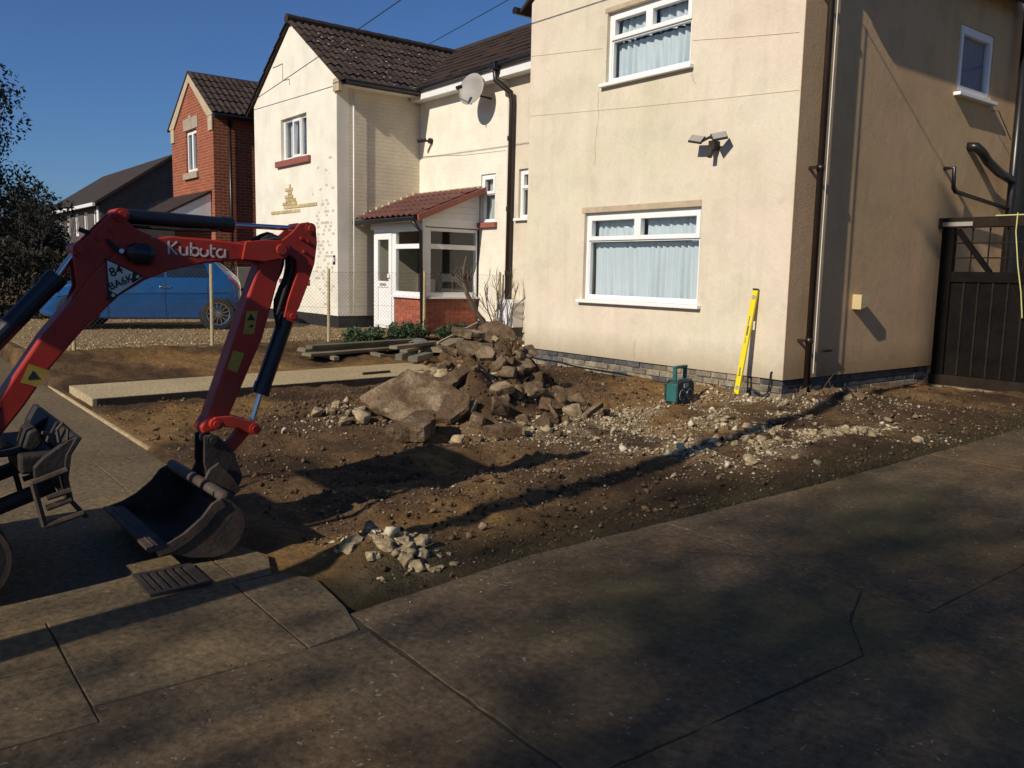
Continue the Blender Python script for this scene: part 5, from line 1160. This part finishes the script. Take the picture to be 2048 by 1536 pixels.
NR = 2*NT; fs = [(i*NR+j, i*NR+(j+1) % NR, (i+1)*NR+(j+1) % NR, (i+1)*NR+j) for i in range(NS) for j in range(NR)] + [tuple(range(NR)), tuple(range(NS*NR+NR-1, NS*NR-1, -1))]
body = MB().add(vs, fs).build('body', 'car_blue', car, smooth=True)
def skin(s0, s1, t0, t1, m, name, parent, off=.008, both=True, n=10, shape=None):
    for sg in ((1, -1) if both else (1,)):
        vs = []; 
        for i in range(n+1):
            for j in range(7):
                a, b = i/n, j/6
                s_, t_ = s0+(s1-s0)*a, t0+(t1-t0)*b
                if shape: s_, t_ = shape(a, b)
                p = S(s_, t_); e = S(min(s_+.01, 1), t_)-S(max(s_-.01, 0), t_); f = S(s_, min(t_+.01, 1))-S(s_, max(t_-.01, 0)); nn = e.cross(f).normalized()
                if nn.dot(Vector((p.x*.2, p.y, p.z-.7))) < 0: nn = -nn
                p = p+nn*off; vs.append((p.x, p.y*sg, p.z))
        MB().add(vs, [(i*7+j, i*7+j+1, (i+1)*7+j+1, (i+1)*7+j) for i in range(n) for j in range(6)]).build(name, m, parent, smooth=True)
skin(0, 1, 0, 1, 'car_glass', 'rear_side_window', car, shape=lambda a, b: (.275+.14*a + .035*b*(1-a), .588+.107*b))
skin(0, 1, 0, 1, 'car_glass', 'front_side_window', car, shape=lambda a, b: (.425+.175*a-.06*b*a, .588+.107*b))
skin(0, 1, 0, 1, 'car_glass', 'windscreen', car, shape=lambda a, b: (.535+.115*a, .73+.27*b))
skin(0, 1, 0, 1, 'car_glass', 'rear_window', car, shape=lambda a, b: (.19+.125*a, .76+.24*b))
skin(0, 1, 0, 1, 'tail_red', 'tail_light', car, shape=lambda a, b: (.085+.115*a*(b*.6+.4), .535+.06*b), off=.012)
skin(0, 1, 0, 1, 'head_lamp', 'headlight', car, shape=lambda a, b: (.815+.11*a, .53+.10*b), off=.012)
for xx in (1.14, -1.24):
    for sg in (1, -1):
        vs_, fs_ = lathe([(.345, -.06), (.345, .012), (.28, .014), (0, .014)], (xx, sg*.80, .30), (0, sg, 0), 28); MB().add(vs_, fs_).build('wheel_arch', 'rubber', car)
        wob = MB().add(*lathe([(.0, -.17), (.25, -.17), (.285, -.15), (.30, -.08), (.30, .0), (.285, .035), (.225, .045), (.21, .03), (.21, -.05), (0, -.05)], (xx, sg*.81, .30), (0, sg, 0), 28)).build('wheel', 'rubber', car, smooth=False)
        rb = MB().add(*lathe([(.212, .02), (.212, .044), (.195, .040), (.195, .02)], (xx, sg*.81, .30), (0, sg, 0), 28))
        for k in range(13):
            a = 2*math.pi*k/13; c_, s2 = math.cos(a), math.sin(a); mbp = lambda r_, w2: (xx+r_*c_-w2*s2, .30+r_*s2+w2*c_)
            q = [mbp(.03, -.014), mbp(.2, -.011), mbp(.2, .011), mbp(.03, .014)]
            rb.add([(p[0], sg*(.81+.036), p[1]) for p in q] + [(p[0], sg*(.81+.01), p[1]) for p in q], [(0, 1, 2, 3), (4, 5, 6, 7), (0, 1, 5, 4), (1, 2, 6, 5), (2, 3, 7, 6), (3, 0, 4, 7)])
        rb.add(*lathe([(.045, .015), (.045, .042), (0, .046)], (xx, sg*.81, .30), (0, sg, 0), 14)); rb.build('rim', 'chrome', wob)
MB().box(.42, .58, .80, .96, .93, 1.03).build('door_mirror', 'car_blue', car, bevel=.03); MB().box(.42, .58, -.96, -.80, .93, 1.03).build('door_mirror', 'car_blue', car, bevel=.03)
for sg in (1, -1): MB().box(-.42, -.24, sg*.835-.012, sg*.835+.012, .77, .80).build('door_handle', 'chrome', car, bevel=.008)
MB().box(-1.70, -1.58, -.66, .66, .30, .50).build('rear_bumper', 'car_blue', car, bevel=.05)
mb = MB()
for sg in (1, -1): mb.tube([S(s_, .47) * Vector((1, sg, 1)) if False else Vector((S(s_, .47).x, sg*(S(s_, .47).y+.004), S(s_, .47).z)) for s_ in [.2+.05*k for k in range(13)]], .008, 5)
mb.build('side_moulding', 'car_blue', car)
for s_ in (.285, .42, .605):
    for sg in (1, -1): MB().tube([Vector((S(s_, t_).x, sg*(S(s_, t_).y+.001), S(s_, t_).z)) for t_ in [.2+.038*k for k in range(11)]], .005, 5).build('door_seam', 'ink_black', car)
free()

# ------------------------------------------------------------------ mini digger
DGX = -4.40
dg = thing('mini_digger', 'red mini digger with a curved boom reaching in from the left', 'digger', (DGX, -.5, 0))
YZ = lambda p, q, d_: (d_, p, q)
def plate(poly, x0, x1, name, m, parent=dg, bevel=.008): return MB().prism(poly, YZ, x0, x1).build(name, m, parent, bevel=bevel)
under = [(0.23, 0.38), (0.449, 0.569), (0.491, 0.626), (0.598, 0.764), (0.709, 0.928), (0.843, 1.089), (1.012, 1.254), (1.129, 1.328), (1.25, 1.379), (1.416, 1.416), (1.608, 1.437), (1.735, 1.45)]
upper = [(0.25, 0.52), (0.458, 0.744), (0.5, 0.802), (0.681, 1.078), (0.806, 1.231), (0.912, 1.373), (1.02, 1.47), (1.144, 1.527), (1.255, 1.545), (1.44, 1.538), (1.618, 1.523), (1.737, 1.531)]
boom = plate(under + upper[::-1], DGX-.075, DGX+.075, 'boom', 'digger_red', dg, .010)
br = [(0.80, 1.22), (0.834, 1.301), (0.822, 1.448), (0.831, 1.48), (0.875, 1.512), (0.95, 1.593), (0.992, 1.635), (1.026, 1.652), (1.059, 1.615), (1.099, 1.573), (1.176, 1.54), (1.144, 1.515), (1.02, 1.458), (0.912, 1.36)]
for x0 in (DGX-.062, DGX+.045): plate(br, x0, x0+.017, 'ram_bracket', 'digger_red', boom, .004)
def pin(y, z, r, w, name='pin', m='digger_red', parent=dg):
    return MB().add(*lathe([(0, -w/2-.012), (r*.55, -w/2-.012), (r*.6, -w/2), (r, -w/2), (r, w/2), (r*.6, w/2), (r*.55, w/2+.012), (0, w/2+.012)], (DGX, y, z), (1, 0, 0), 20)).build(name, m, parent)
pin(.853, 1.466, .033, .16, parent=boom); pin(1.037, 1.633, .033, .16, parent=boom); pin(1.81, 1.497, .048, .19, 'pivot_boss', parent=boom)
pin(.93, 1.52, .012, .14, 'bolt', 'digger_red', boom); pin(.99, 1.56, .012, .14, 'bolt', 'digger_red', boom); pin(1.66, 1.475, .018, .152, 'bolt', 'ink_black', boom)
# clevis at boom end
for x0 in (DGX-.095, DGX+.077): plate([(1.60, 1.44), (1.72, 1.432), (1.82, 1.452), (1.86, 1.497), (1.82, 1.543), (1.72, 1.545), (1.62, 1.53)], x0, x0+.018, 'boom_clevis', 'digger_red', boom, .004)
# dipper
dip = plate([(1.775, 1.52), (1.845, 1.506), (1.827, 1.407), (1.777, 1.235), (1.717, 1.037), (1.525, 0.624), (1.488, 0.564), (1.391, 0.547), (1.379, 0.583), (1.415, 0.633), (1.59, 1.112), (1.686, 1.369), (1.744, 1.50)], DGX-.06, DGX+.06, 'dipper', 'digger_red', dg, .010)
bell = [(1.765, 1.52), (1.829, 1.551), (1.877, 1.588), (1.926, 1.64), (1.975, 1.649), (2.016, 1.627), (2.023, 1.54), (2.007, 1.429), (1.961, 1.3), (1.915, 1.189), (1.871, 1.125), (1.828, 1.14), (1.853, 1.235), (1.908, 1.381), (1.902, 1.445), (1.866, 1.470), (1.79, 1.46)]
for x0 in (DGX-.076, DGX+.062): plate(bell, x0, x0+.014, 'dipper_bracket', 'digger_red', dip, .004)
plate([(1.96, 1.62), (2.016, 1.60), (2.015, 1.54), (2.0, 1.429), (1.955, 1.30), (1.91, 1.20), (1.89, 1.20), (1.93, 1.33), (1.965, 1.45), (1.97, 1.55)], DGX-.062, DGX+.062, 'dipper_web', 'digger_red', dip, .004)
pin(1.985, 1.615, .030, .16, parent=dip); pin(1.875, 1.145, .03, .16, parent=dip)
for y_, z_ in ((1.93, 1.56), (1.965, 1.545), (1.945, 1.49)): pin(y_, z_, .013, .155, 'bolt', 'digger_red', dip)
# rams
def ram(a, b, c_, rb, rr_, name, parent, m='ram_navy'):
    a, b, c_ = [Vector((DGX, *p)) for p in (a, b, c_)]
    o = MB().tube([a, b], rb, 18).build(name, m, parent, smooth=False); MB().tube([b, c_], rr_, 14).build('ram_rod', 'chrome', o)
    dd = (b-a).normalized(); MB().tube([b-dd*.05, b+dd*.012], rb*1.12, 18).build('ram_gland', m, o); return o
ram((1.045, 1.632), (1.575, 1.616), (1.985, 1.615), .036, .014, 'arm_ram', dg)
ram((.20, .72), (.76, 1.335), (.853, 1.466), .045, .016, 'boom_ram', dg)
ram((1.878, 1.14), (1.722, .735), (1.661, .551), .043, .014, 'bucket_ram', dg)
MB().tube([(DGX+.02, 1.07, 1.585), (DGX+.03, 1.3, 1.578), (DGX+.02, 1.5, 1.585)], .009, 6).build('ram_pipe', 'steel_dark', dg)
# bucket linkage
for s in (-1, 1):
    plate([(1.425, .60), (1.44, .635), (1.53, .635), (1.62, .60), (1.665, .585), (1.672, .545), (1.63, .525), (1.57, .565), (1.47, .585)], DGX+s*.085-.012, DGX+s*.085+.012, 'link_arm', 'digger_red', dg, .004)
plate([(1.60, .565), (1.665, .582), (1.678, .55), (1.64, .51), (1.53, .40), (1.49, .40), (1.485, .45), (1.55, .50)], DGX-.03, DGX+.03, 'bucket_link', 'digger_red', dg, .006)
pin(1.648, .556, .03, .21, 'pin', 'digger_red', dg); pin(1.445, .60, .028, .20, 'pin', 'digger_red', dg); pin(1.43, .515, .03, .18, 'pin', 'steel_dark', dg)
# quick hitch and bucket
for s in (-1, 1): plate([(1.39, .535), (1.46, .535), (1.545, .43), (1.585, .30), (1.545, .215), (1.47, .215), (1.45, .29), (1.40, .33), (1.385, .40)], DGX+s*.07-.012, DGX+s*.07+.012, 'hitch_plate', 'steel_dark', dg, .004)
MB().box(DGX-.058, DGX+.058, 1.43, 1.54, .27, .40).build('hitch_block', 'steel_dark', dg, bevel=.01)
MB().tube([(DGX-.1, 1.53, .26), (DGX+.1, 1.53, .26)], .022, 10).build('hitch_pin', 'steel_dark', dg)
BX0_, BX1_ = -4.80, -3.97
prof = [(1.03, .115), (1.10, .075), (1.20, .035), (1.30, .018), (1.38, .03), (1.44, .09), (1.462, .16), (1.44, .235), (1.39, .285), (1.345, .305)]
mb = MB(); inner = [(p[0]+.0, p[1]+.012) for p in prof]; n_ = len(prof)
vs = [(x_, y_, z_) for x_ in (BX0_, BX1_) for y_, z_ in prof] + [(x_, 1.25+(y_-1.25)*.955, .17+(z_-.17)*.93) for x_ in (BX0_, BX1_) for y_, z_ in prof]
fs = []
for i in range(n_-1): fs += [(i, i+1, n_+i+1, n_+i), (2*n_+i, 3*n_+i, 3*n_+i+1, 2*n_+i+1)]
fs += [(0, n_, 3*n_, 2*n_), (n_-1, 3*n_-1, 4*n_-1, 2*n_-1)]
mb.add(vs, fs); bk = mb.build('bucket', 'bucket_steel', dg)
side = prof + [(1.30, .285), (1.25, .225), (1.17, .165), (1.10, .132)]
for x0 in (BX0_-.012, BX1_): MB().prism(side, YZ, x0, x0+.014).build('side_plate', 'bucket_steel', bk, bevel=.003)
rim = [(1.345, .305), (1.30, .285), (1.25, .225), (1.17, .165), (1.10, .132), (1.03, .115)]
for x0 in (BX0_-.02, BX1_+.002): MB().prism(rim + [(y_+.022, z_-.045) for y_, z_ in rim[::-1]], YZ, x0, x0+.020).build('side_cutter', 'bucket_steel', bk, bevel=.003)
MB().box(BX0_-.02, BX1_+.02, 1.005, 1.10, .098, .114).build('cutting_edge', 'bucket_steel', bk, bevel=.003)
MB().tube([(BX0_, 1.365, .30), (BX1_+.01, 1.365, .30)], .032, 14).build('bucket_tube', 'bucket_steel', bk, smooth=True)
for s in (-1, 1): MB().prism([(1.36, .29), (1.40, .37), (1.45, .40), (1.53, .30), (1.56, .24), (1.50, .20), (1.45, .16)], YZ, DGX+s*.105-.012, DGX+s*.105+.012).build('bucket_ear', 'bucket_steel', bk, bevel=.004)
# hoses
def hose(pts, r=.011, parent=dg): MB().tube(pts, r, 8).build('hose', 'rubber', parent, smooth=True)
def bez(p, n=14):
    out = []; P_ = [Vector(q) for q in p]
    for k in range(n+1):
        out.append(Vector(cr1([tuple(q) for q in P_], k/n)))
    return out
hose(bez([(DGX+.03, 1.72, 1.53), (DGX+.04, 1.82, 1.555), (DGX+.05, 1.875, 1.50), (DGX+.05, 1.885, 1.40), (DGX+.05, 1.84, 1.27), (DGX+.05, 1.80, 1.15)]), .012)
hose(bez([(DGX+.0, 1.72, 1.53), (DGX+.0, 1.80, 1.57), (DGX+.0, 1.87, 1.52), (DGX+.02, 1.87, 1.38), (DGX+.03, 1.80, 1.22), (DGX+.03, 1.815, 1.08)]), .012)
hose(bez([(DGX-.03, 1.7, 1.54), (DGX-.03, 1.8, 1.58), (DGX-.03, 1.86, 1.50), (DGX-.02, 1.855, 1.40), (DGX-.02, 1.79, 1.28)]), .012)
hose(bez([(DGX+.02, .86, 1.56), (DGX+.05, .96, 1.52), (DGX+.085, 1.01, 1.47), (DGX+.10, 1.06, 1.445)]), .011)
# boom work lamp and fittings
MB().add(*lathe([(0, .06), (.036, .06), (.050, .04), (.052, -.03), (.035, -.06), (0, -.065)], (DGX+.12, 1.105, 1.452), (.25, .96, -.08), 16)).build('work_lamp', 'black_plastic', dg, smooth=False)
MB().box(DGX+.076, DGX+.10, 1.07, 1.15, 1.42, 1.47).build('lamp_bracket', 'steel_dark', dg)
MB().tube([(DGX+.08, 1.035, 1.45), (DGX+.115, 1.02, 1.465)], .012, 8).build('fitting', 'chrome', dg)
# stickers and lettering
def decal(poly, name, m, off=.0015, x=DGX+.075): return MB().prism(poly, YZ, x+off, x+off+.0012).build(name, m, boom)
decal([(1.629, 1.175), (1.690, 1.175), (1.668, 1.055), (1.607, 1.055)], 'warning_sticker', 'sticker_yellow', x=DGX+.06)
decal([(1.555, .975), (1.612, .955), (1.572, .855), (1.520, .878)], 'warning_sticker', 'sticker_yellow', x=DGX+.06)
decal([(.621, .950), (.700, .915), (.650, .842), (.583, .868)], 'warning_sticker', 'sticker_yellow')
for (cy, cz, r_) in ((1.652, 1.14, .022), (.635, .895, .024)):
    decal([(cy-r_, cz-r_*.6), (cy+r_, cz-r_*.6), (cy, cz+r_)], 'warning_mark', 'ink_black', .0032, DGX+.06 if cy > 1 else DGX+.075)
decal([(1.64, 1.09), (1.66, 1.09), (1.665, 1.105), (1.645, 1.1)], 'warning_mark', 'ink_black', .0032, DGX+.06)
decal([(.955, 1.432), (1.135, 1.344), (.962, 1.226)], 'number_plate', 'ink_black', .0015)
decal([(.963, 1.420), (1.122, 1.344), (.969, 1.240)], 'number_plate', 'sign_white', .003)
for cy, cz in ((1.095, 1.346), (.983, 1.258)):
    decal([(cy-.028, cz-.022), (cy-.004, cz-.028) if cy < 1 else (cy-.022, cz-.03), (cy+.025, cz), (cy-.02, cz+.026)], 'plate_corner', 'ink_black', .0044)
    decal([(cy+.009*math.cos(k), cz+.009*math.sin(k)) for k in [j*.785 for j in range(8)]], 'plate_rivet', 'level_metal', .006)
def side_text(s, size, y, z, ang, m, x=DGX+.0815):
    me = text_mesh(s, size, m, 'lettering', .0006); o = bpy.data.objects.new('lettering', me); col.objects.link(o); o.parent = boom
    ux, uy = Vector((0, math.cos(ang), math.sin(ang))), Vector((0, -math.sin(ang), math.cos(ang))); o.rotation_euler = Matrix((ux, uy, ux.cross(uy))).transposed().to_euler(); o.location = Vector((x, y, z))-dg.location
side_text('84', .060, 1.000, 1.370, R(22), 'ink_black'); side_text('BA6K', .050, 1.020, 1.318, R(24), 'ink_black')
# maker's name, drawn as rounded stencil strokes
def strokes(lines, y0, z0, sc_, ang, w, m):
    ca, sa = math.cos(ang), math.sin(ang); mb = MB()
    for ln in lines:
        pts = [Vector((y0+(p*ca-q*sa)*sc_, z0+(p*sa+q*ca)*sc_)) for p, q in ln]
        L_, R_ = [], []
        for i, p in enumerate(pts):
            t = (pts[min(i+1, len(pts)-1)]-pts[max(i-1, 0)]).normalized(); nn = Vector((-t.y, t.x))*w/2; L_.append(p+nn); R_.append(p-nn)
        for i in range(len(pts)-1): mb.prism([tuple(L_[i]), tuple(R_[i]), tuple(R_[i+1]), tuple(L_[i+1])], YZ, DGX+.0765, DGX+.0778)
    return mb.build('maker_lettering', m, boom)
def arc(cx, cy, r, a0, a1, n=10): return [(cx+r*math.cos(R(a0+(a1-a0)*k/n)), cy+r*math.sin(R(a0+(a1-a0)*k/n))) for k in range(n+1)]
KU = [[(0, 0), (0, 1)], [(.62, 1), (.12, .52), (.62, 0)],
      [(.85, .66), (.85, .25)] + arc(1.1, .25, .25, 180, 300, 6), [(1.38, 0), (1.38, .66)],
      [(1.68, 1), (1.68, .0)], arc(1.98, .32, .31, 150, -150, 12),
      arc(2.68, .32, .31, 120, 400, 14), 
      [(3.22, .95), (3.22, .25)] + arc(3.45, .25, .23, 180, 280, 5), [(3.34, .66), (3.58, .66)],
      arc(4.0, .32, .31, 70, 330, 12), [(4.33, .66), (4.33, 0)]]
strokes(KU, 1.243, 1.457, .0635, R(-2.0), .0095, 'lettering')
# swing post, body, canopy and tracks (mostly outside the picture)
plate([(.02, .25), (.30, .30), (.36, .42), (.34, .58), (.22, .80), (.10, .78), (.02, .60)], DGX-.11, DGX+.11, 'swing_post', 'steel_dark', dg, .02)
pin(.26, .45, .05, .26, 'pivot_boss', 'steel_dark', dg); pin(.20, .72, .04, .26, 'pivot_boss', 'steel_dark', dg)
plate([(-1.35, .45), (0.0, .45), (.0, .62), (-.25, .66), (-.48, .72), (-.52, 1.05), (-.60, 1.36), (-1.22, 1.36), (-1.42, 1.05)], DGX-.48, DGX+.48, 'upper_body', 'digger_red', dg, .05)
MB().box(DGX-.4, DGX+.4, -.85, -.2, .32, .45).build('slew_ring', 'steel_dark', dg)
MB().box(DGX-.24, DGX+.24, -.46, -.12, .74, .86).build('seat', 'black_plastic', dg, bevel=.03)
MB().box(DGX-.23, DGX+.23, -.50, -.40, .86, 1.50).build('seat_back', 'black_plastic', dg, bevel=.03)
for sx in (-1, 1):
    for yy in (-1.15,): MB().tube([(DGX+sx*.42, yy, 1.1), (DGX+sx*.42, yy+.03, 2.25)], .028, 10).build('canopy_post', 'black_plastic', dg)
    MB().tube([(DGX+sx*.42, -.10, .62), (DGX+sx*.42, -.06, 1.5), (DGX+sx*.42, -.15, 2.25)], .024, 10).build('canopy_post', 'black_plastic', dg)
    MB().tube([(DGX+sx*.33, -.12, .75), (DGX+sx*.33, -.14, 1.12)], .016, 8).build('lever', 'black_plastic', dg)
MB().box(DGX-.5, DGX+.5, -1.25, -.05, 2.25, 2.33).build('canopy', 'digger_red', dg, bevel=.03)
for sx in (-1, 1):
    x0 = DGX+sx*.38-.115; r_ = .19; pr_ = [(-1.15+r_*math.cos(a), .2+r_*math.sin(a)) for a in [math.pi/2+k*math.pi/12 for k in range(13)]] + [(.275+r_*math.cos(a), .2+r_*math.sin(a)) for a in [-math.pi/2+k*math.pi/12 for k in range(13)]]
    tr = MB().prism(pr_, YZ, x0, x0+.23).build('track', 'rubber', dg, bevel=.01)
    inn = [(-.465+(y_+.465)*.9, .2+(z_-.2)*.72) for y_, z_ in pr_]
    MB().prism(inn, YZ, x0-.004, x0+.234).build('track_frame', 'steel_dark', tr)
    MB().add(*lathe([(.165, 0), (.185, 0), (.185, .012), (.165, .012)], (x0+.232, .275, .2), (1, 0, 0), 28)).build('idler_rim', 'bucket_steel', tr)
    for k in range(9): MB().box(x0-.006, x0+.236, -1.1+k*.16, -1.03+k*.16, -.001, .014).build('track_lug', 'rubber', tr)
MB().box(DGX-.3, DGX+.3, -1.0, .1, .18, .32).build('undercarriage', 'steel_dark', dg)
# raised dozer blade
bl = MB().prism([(.745, .67), (.70, .60), (.685, .50), (.70, .40), (.76, .32), (.735, .318), (.68, .40), (.662, .50), (.678, .60), (.72, .675)], YZ, DGX-.55, DGX+.50).build('dozer_blade', 'steel_dark', dg, bevel=.004)
for xx in (DGX+.50, DGX-.10):
    for a_, b_ in (((.55, .50), (.585, .31)), ((.585, .31), (.735, .345)), ((.55, .50), (.68, .54)), ((.60, .43), (.69, .45)), ((.595, .385), (.69, .41))):
        MB().tube([(xx, *a_), (xx, *b_)], .013, 6).build('blade_rib', 'bucket_steel', bl)
    MB().prism([(.68, .55), (.70, .60), (.725, .675), (.69, .66), (.60, .60), (.56, .56), (.56, .51)], YZ, xx-.05, xx-.01).build('blade_gusset', 'steel_dark', bl, bevel=.004)
MB().prism([(.54, .62), (.58, .60), (.62, .63), (.60, .70), (.565, .69)], YZ, DGX+.15, DGX+.35).build('valve_block', 'steel_dark', bl, bevel=.01)
MB().box(DGX-.2, DGX+.42, .52, .66, .52, .60).build('blade_beam', 'steel_dark', bl, bevel=.01)
MB().tube([(DGX+.47, .66, .655), (DGX+.47, .655, .71), (DGX+.47, .675, .735), (DGX+.47, .695, .71), (DGX+.47, .69, .66)], .008, 6).build('lifting_loop', 'bucket_steel', bl)
MB().tube([(DGX+.44, .62, .66), (DGX+.45, .63, .69), (DGX+.46, .60, .70)], .008, 6).build('hook', 'bucket_steel', bl)
for xx in (DGX-.28, DGX+.28): MB().tube([(xx, .0, .27), (xx, .35, .33), (xx, .66, .43)], .035, 8).build('blade_arm', 'steel_dark', bl)
for k in range(3): hose(bez([(DGX+.2+.05*k, .1, .55), (DGX+.24+.05*k, .3, .62+.03*k), (DGX+.26+.04*k, .45, .60), (DGX+.24+.03*k, .58, .62)]), .012)
hose(bez([(DGX+.05, .02, .62), (DGX+.10, .2, .66), (DGX+.08, .40, .66), (DGX+.06, .52, .78)]), .013)
free()
free()

# ------------------------------------------------------------------ hedges, trees, pole, wires
def tree(name, label, base, h, trunk_r, seed, crown, leaf, n_leaf, lsize, clumps, clr, depth=4, spread=.5, d0=(0, 0, 1), L0=None, group=None, bark='bark_dark', splits=(2, 4)):
    rr = random.Random(seed); t = thing(name, label, 'tree', base, group); mb = MB(); B_ = Vector(base)
    trunk_top = B_+Vector((rr.uniform(-.2, .2), rr.uniform(-.2, .2), h*.4))
    MB().tube([B_-Vector((0, 0, .15)), B_+Vector((0, 0, h*.15)), trunk_top], trunk_r, 10, trunk_r*.65).build('trunk', bark, t)
    for k in range(6):
        a = k*1.05+rr.uniform(-.3, .3); branch(mb, B_.lerp(trunk_top, rr.uniform(.6, 1)), Vector((math.cos(a)*.8, math.sin(a)*.8, 1)).normalized(), L0 or h*.24, trunk_r*.42, depth, rr, spread, .18, splits, .7)
    mb.build('limbs', bark, t)
    if n_leaf: leaf_cloud(n_leaf, ellipsoid_pts(crown[0], crown[1], clumps, clr, rr), lsize, leaf, 'crown', t)
    free(); return t
# conifer mass at the left edge of the picture
tree('conifer_tree', 'tall dark evergreen tree at the far left edge', (-26, 1.7, .1), 8.5, .22, 31, ((-26, 1.75, 3.4), (2.0, 2.0, 4.2)), 'conifer_leaves', 48000, .06, 220, .68, 3, L0=.9)
tree('bare_tree', 'leafless twiggy tree beside the tall evergreen at the left', (-29, 4.4, .1), 4.2, .10, 33, None, None, 0, 0, 0, 0, 5, .42, L0=.75, splits=(2, 3))
tree('conifer_tree', 'lower dark evergreen beyond the end of the hedge', (-33, 4.9, .1), 4.2, .15, 35, ((-33, 4.9, 2.2), (1.8, 1.4, 1.7)), 'conifer_leaves', 12000, .08, 80, .45, 3, L0=.6)
tree('bare_tree', 'thin leafless tree standing before the distant house', (-40, 6.6, .1), 4.6, .09, 36, None, None, 0, 0, 0, 0, 5, .40, L0=.85, splits=(2, 3))
hd = thing('hedge', 'dark brown green hedge behind the blue car', 'hedge', (-20.6, 3.4, .1))
hr = random.Random(4)
def hedge_pt():
    y = hr.uniform(-1.0, 7.3); x = -20.6+hr.gauss(0, .25); top = 1.75+.12*math.sin(y*3)+.1*math.sin(y*7.7)
    z = .1+ (top-.1)*hr.random()**.75
    return (x+.25*noise.noise(Vector((y*2, z*2, 1))), y, z)
leaf_cloud(15000, hedge_pt, .055, 'hedge_leaves', 'foliage', hd)
for k in range(14): MB().tube([(-20.6+hr.uniform(-.1, .1), -.8+k*.6, 0), (-20.6+hr.uniform(-.2, .2), -.8+k*.6+hr.uniform(-.2, .2), 1.5)], .03, 6, .012).build('stem', 'bark_dark', hd)
free()
# street tree behind the viewer: its crown dapples the drive
tree('street_tree', 'large street tree standing across the road behind the viewer', (3.4, -17.5, 0), 17.0, .38, 52, ((3.4, -17.0, 12.2), (3.9, 3.2, 3.6)), 'hedge_leaves', 17000, .085, 110, 1.0, 4, L0=3.0)
# telegraph pole and overhead lines
pl_ = thing('telegraph_pole', 'wooden telegraph pole on the footway carrying the overhead lines', 'pole', (-3.05, -2.0, 0))
MB().tube([(-3.05, -2, -.3), (-3.05, -2, 10.7)], .105, 14, .085).build('pole', 'pole_wood', pl_)
MB().box(-3.09, -3.01, -2.6, -1.4, 10.2, 10.3).build('crossarm', 'pole_wood', pl_); free()
def wire(a, b, sag, r, label, n=40):
    a, b = Vector(a), Vector(b); o = MB().tube([a.lerp(b, k/n) - Vector((0, 0, sag*4*(k/n)*(1-k/n))) for k in range(n+1)], r, 5).build('overhead_wire', 'ink_black', None); return tag(o, label, 'wire', 'overhead lines')
def cable_or_shadow_line(pts, r, m, parent): return MB().tube(pts, r, 6).build('wall_cable_or_shadow', m, parent, org=Vector(parent.location))
cable_or_shadow_line([(-9.62, 7.746, 4.41), (-8.2, 7.746, 4.25), (-8.17, 7.746, 4.24)], .0016, 'vent_tan', H); cable_or_shadow_line([(-6.70, 7.746, 4.06), (-6.0, 7.746, 3.96), (-5.31, 7.746, 3.87)], .0016, 'vent_tan', H)  # thin tubes drawing the crisp shadow line of an overhead wire
cable_or_shadow_line([(-9.62, 7.744, 3.60), (-7.5, 7.744, 3.44), (-5.27, 7.746, 3.30)], .0014, 'vent_tan', H)  # thin tube drawing the fainter wire shadow below
cable_or_shadow_line([(-15.5, 9.643, 3.78), (-14, 9.643, 3.66), (-12.66, 9.646, 3.62)], .003, 'stone_dressing', W)
cable_or_shadow_line([(-18.74, 7.742, 5.80), (-18.20, 7.742, 5.80), (-18.20, 7.742, 5.45), (-17.85, 7.742, 5.42), (-17.85, 7.742, 5.30)], .008, 'stone_dressing', W)
wire((-19.95, 7.6, 5.15), (8, 5.07, 6.49), .12, .008, 'thin black overhead wire running down to the white house gable')
wire((-17.75, 11.1, 6.66), (8, 7.53, 7.14), .06, .008, 'thin black overhead wire ending at the ridge of the white house roof')
p2 = thing('telegraph_pole', 'wooden telegraph pole to the right of the drive, holding the house wires', 'pole', (8, 6.3, 0))
MB().tube([(8, 6.3, -.3), (8, 6.3, 7.6)], .11, 12, .085).build('pole', 'pole_wood', p2); MB().box(7.95, 8.05, 4.9, 7.7, 6.42, 6.50).build('crossarm', 'pole_wood', p2)
MB().box(7.95, 8.05, 6.4, 7.7, 7.06, 7.13).build('crossarm', 'pole_wood', p2); free()
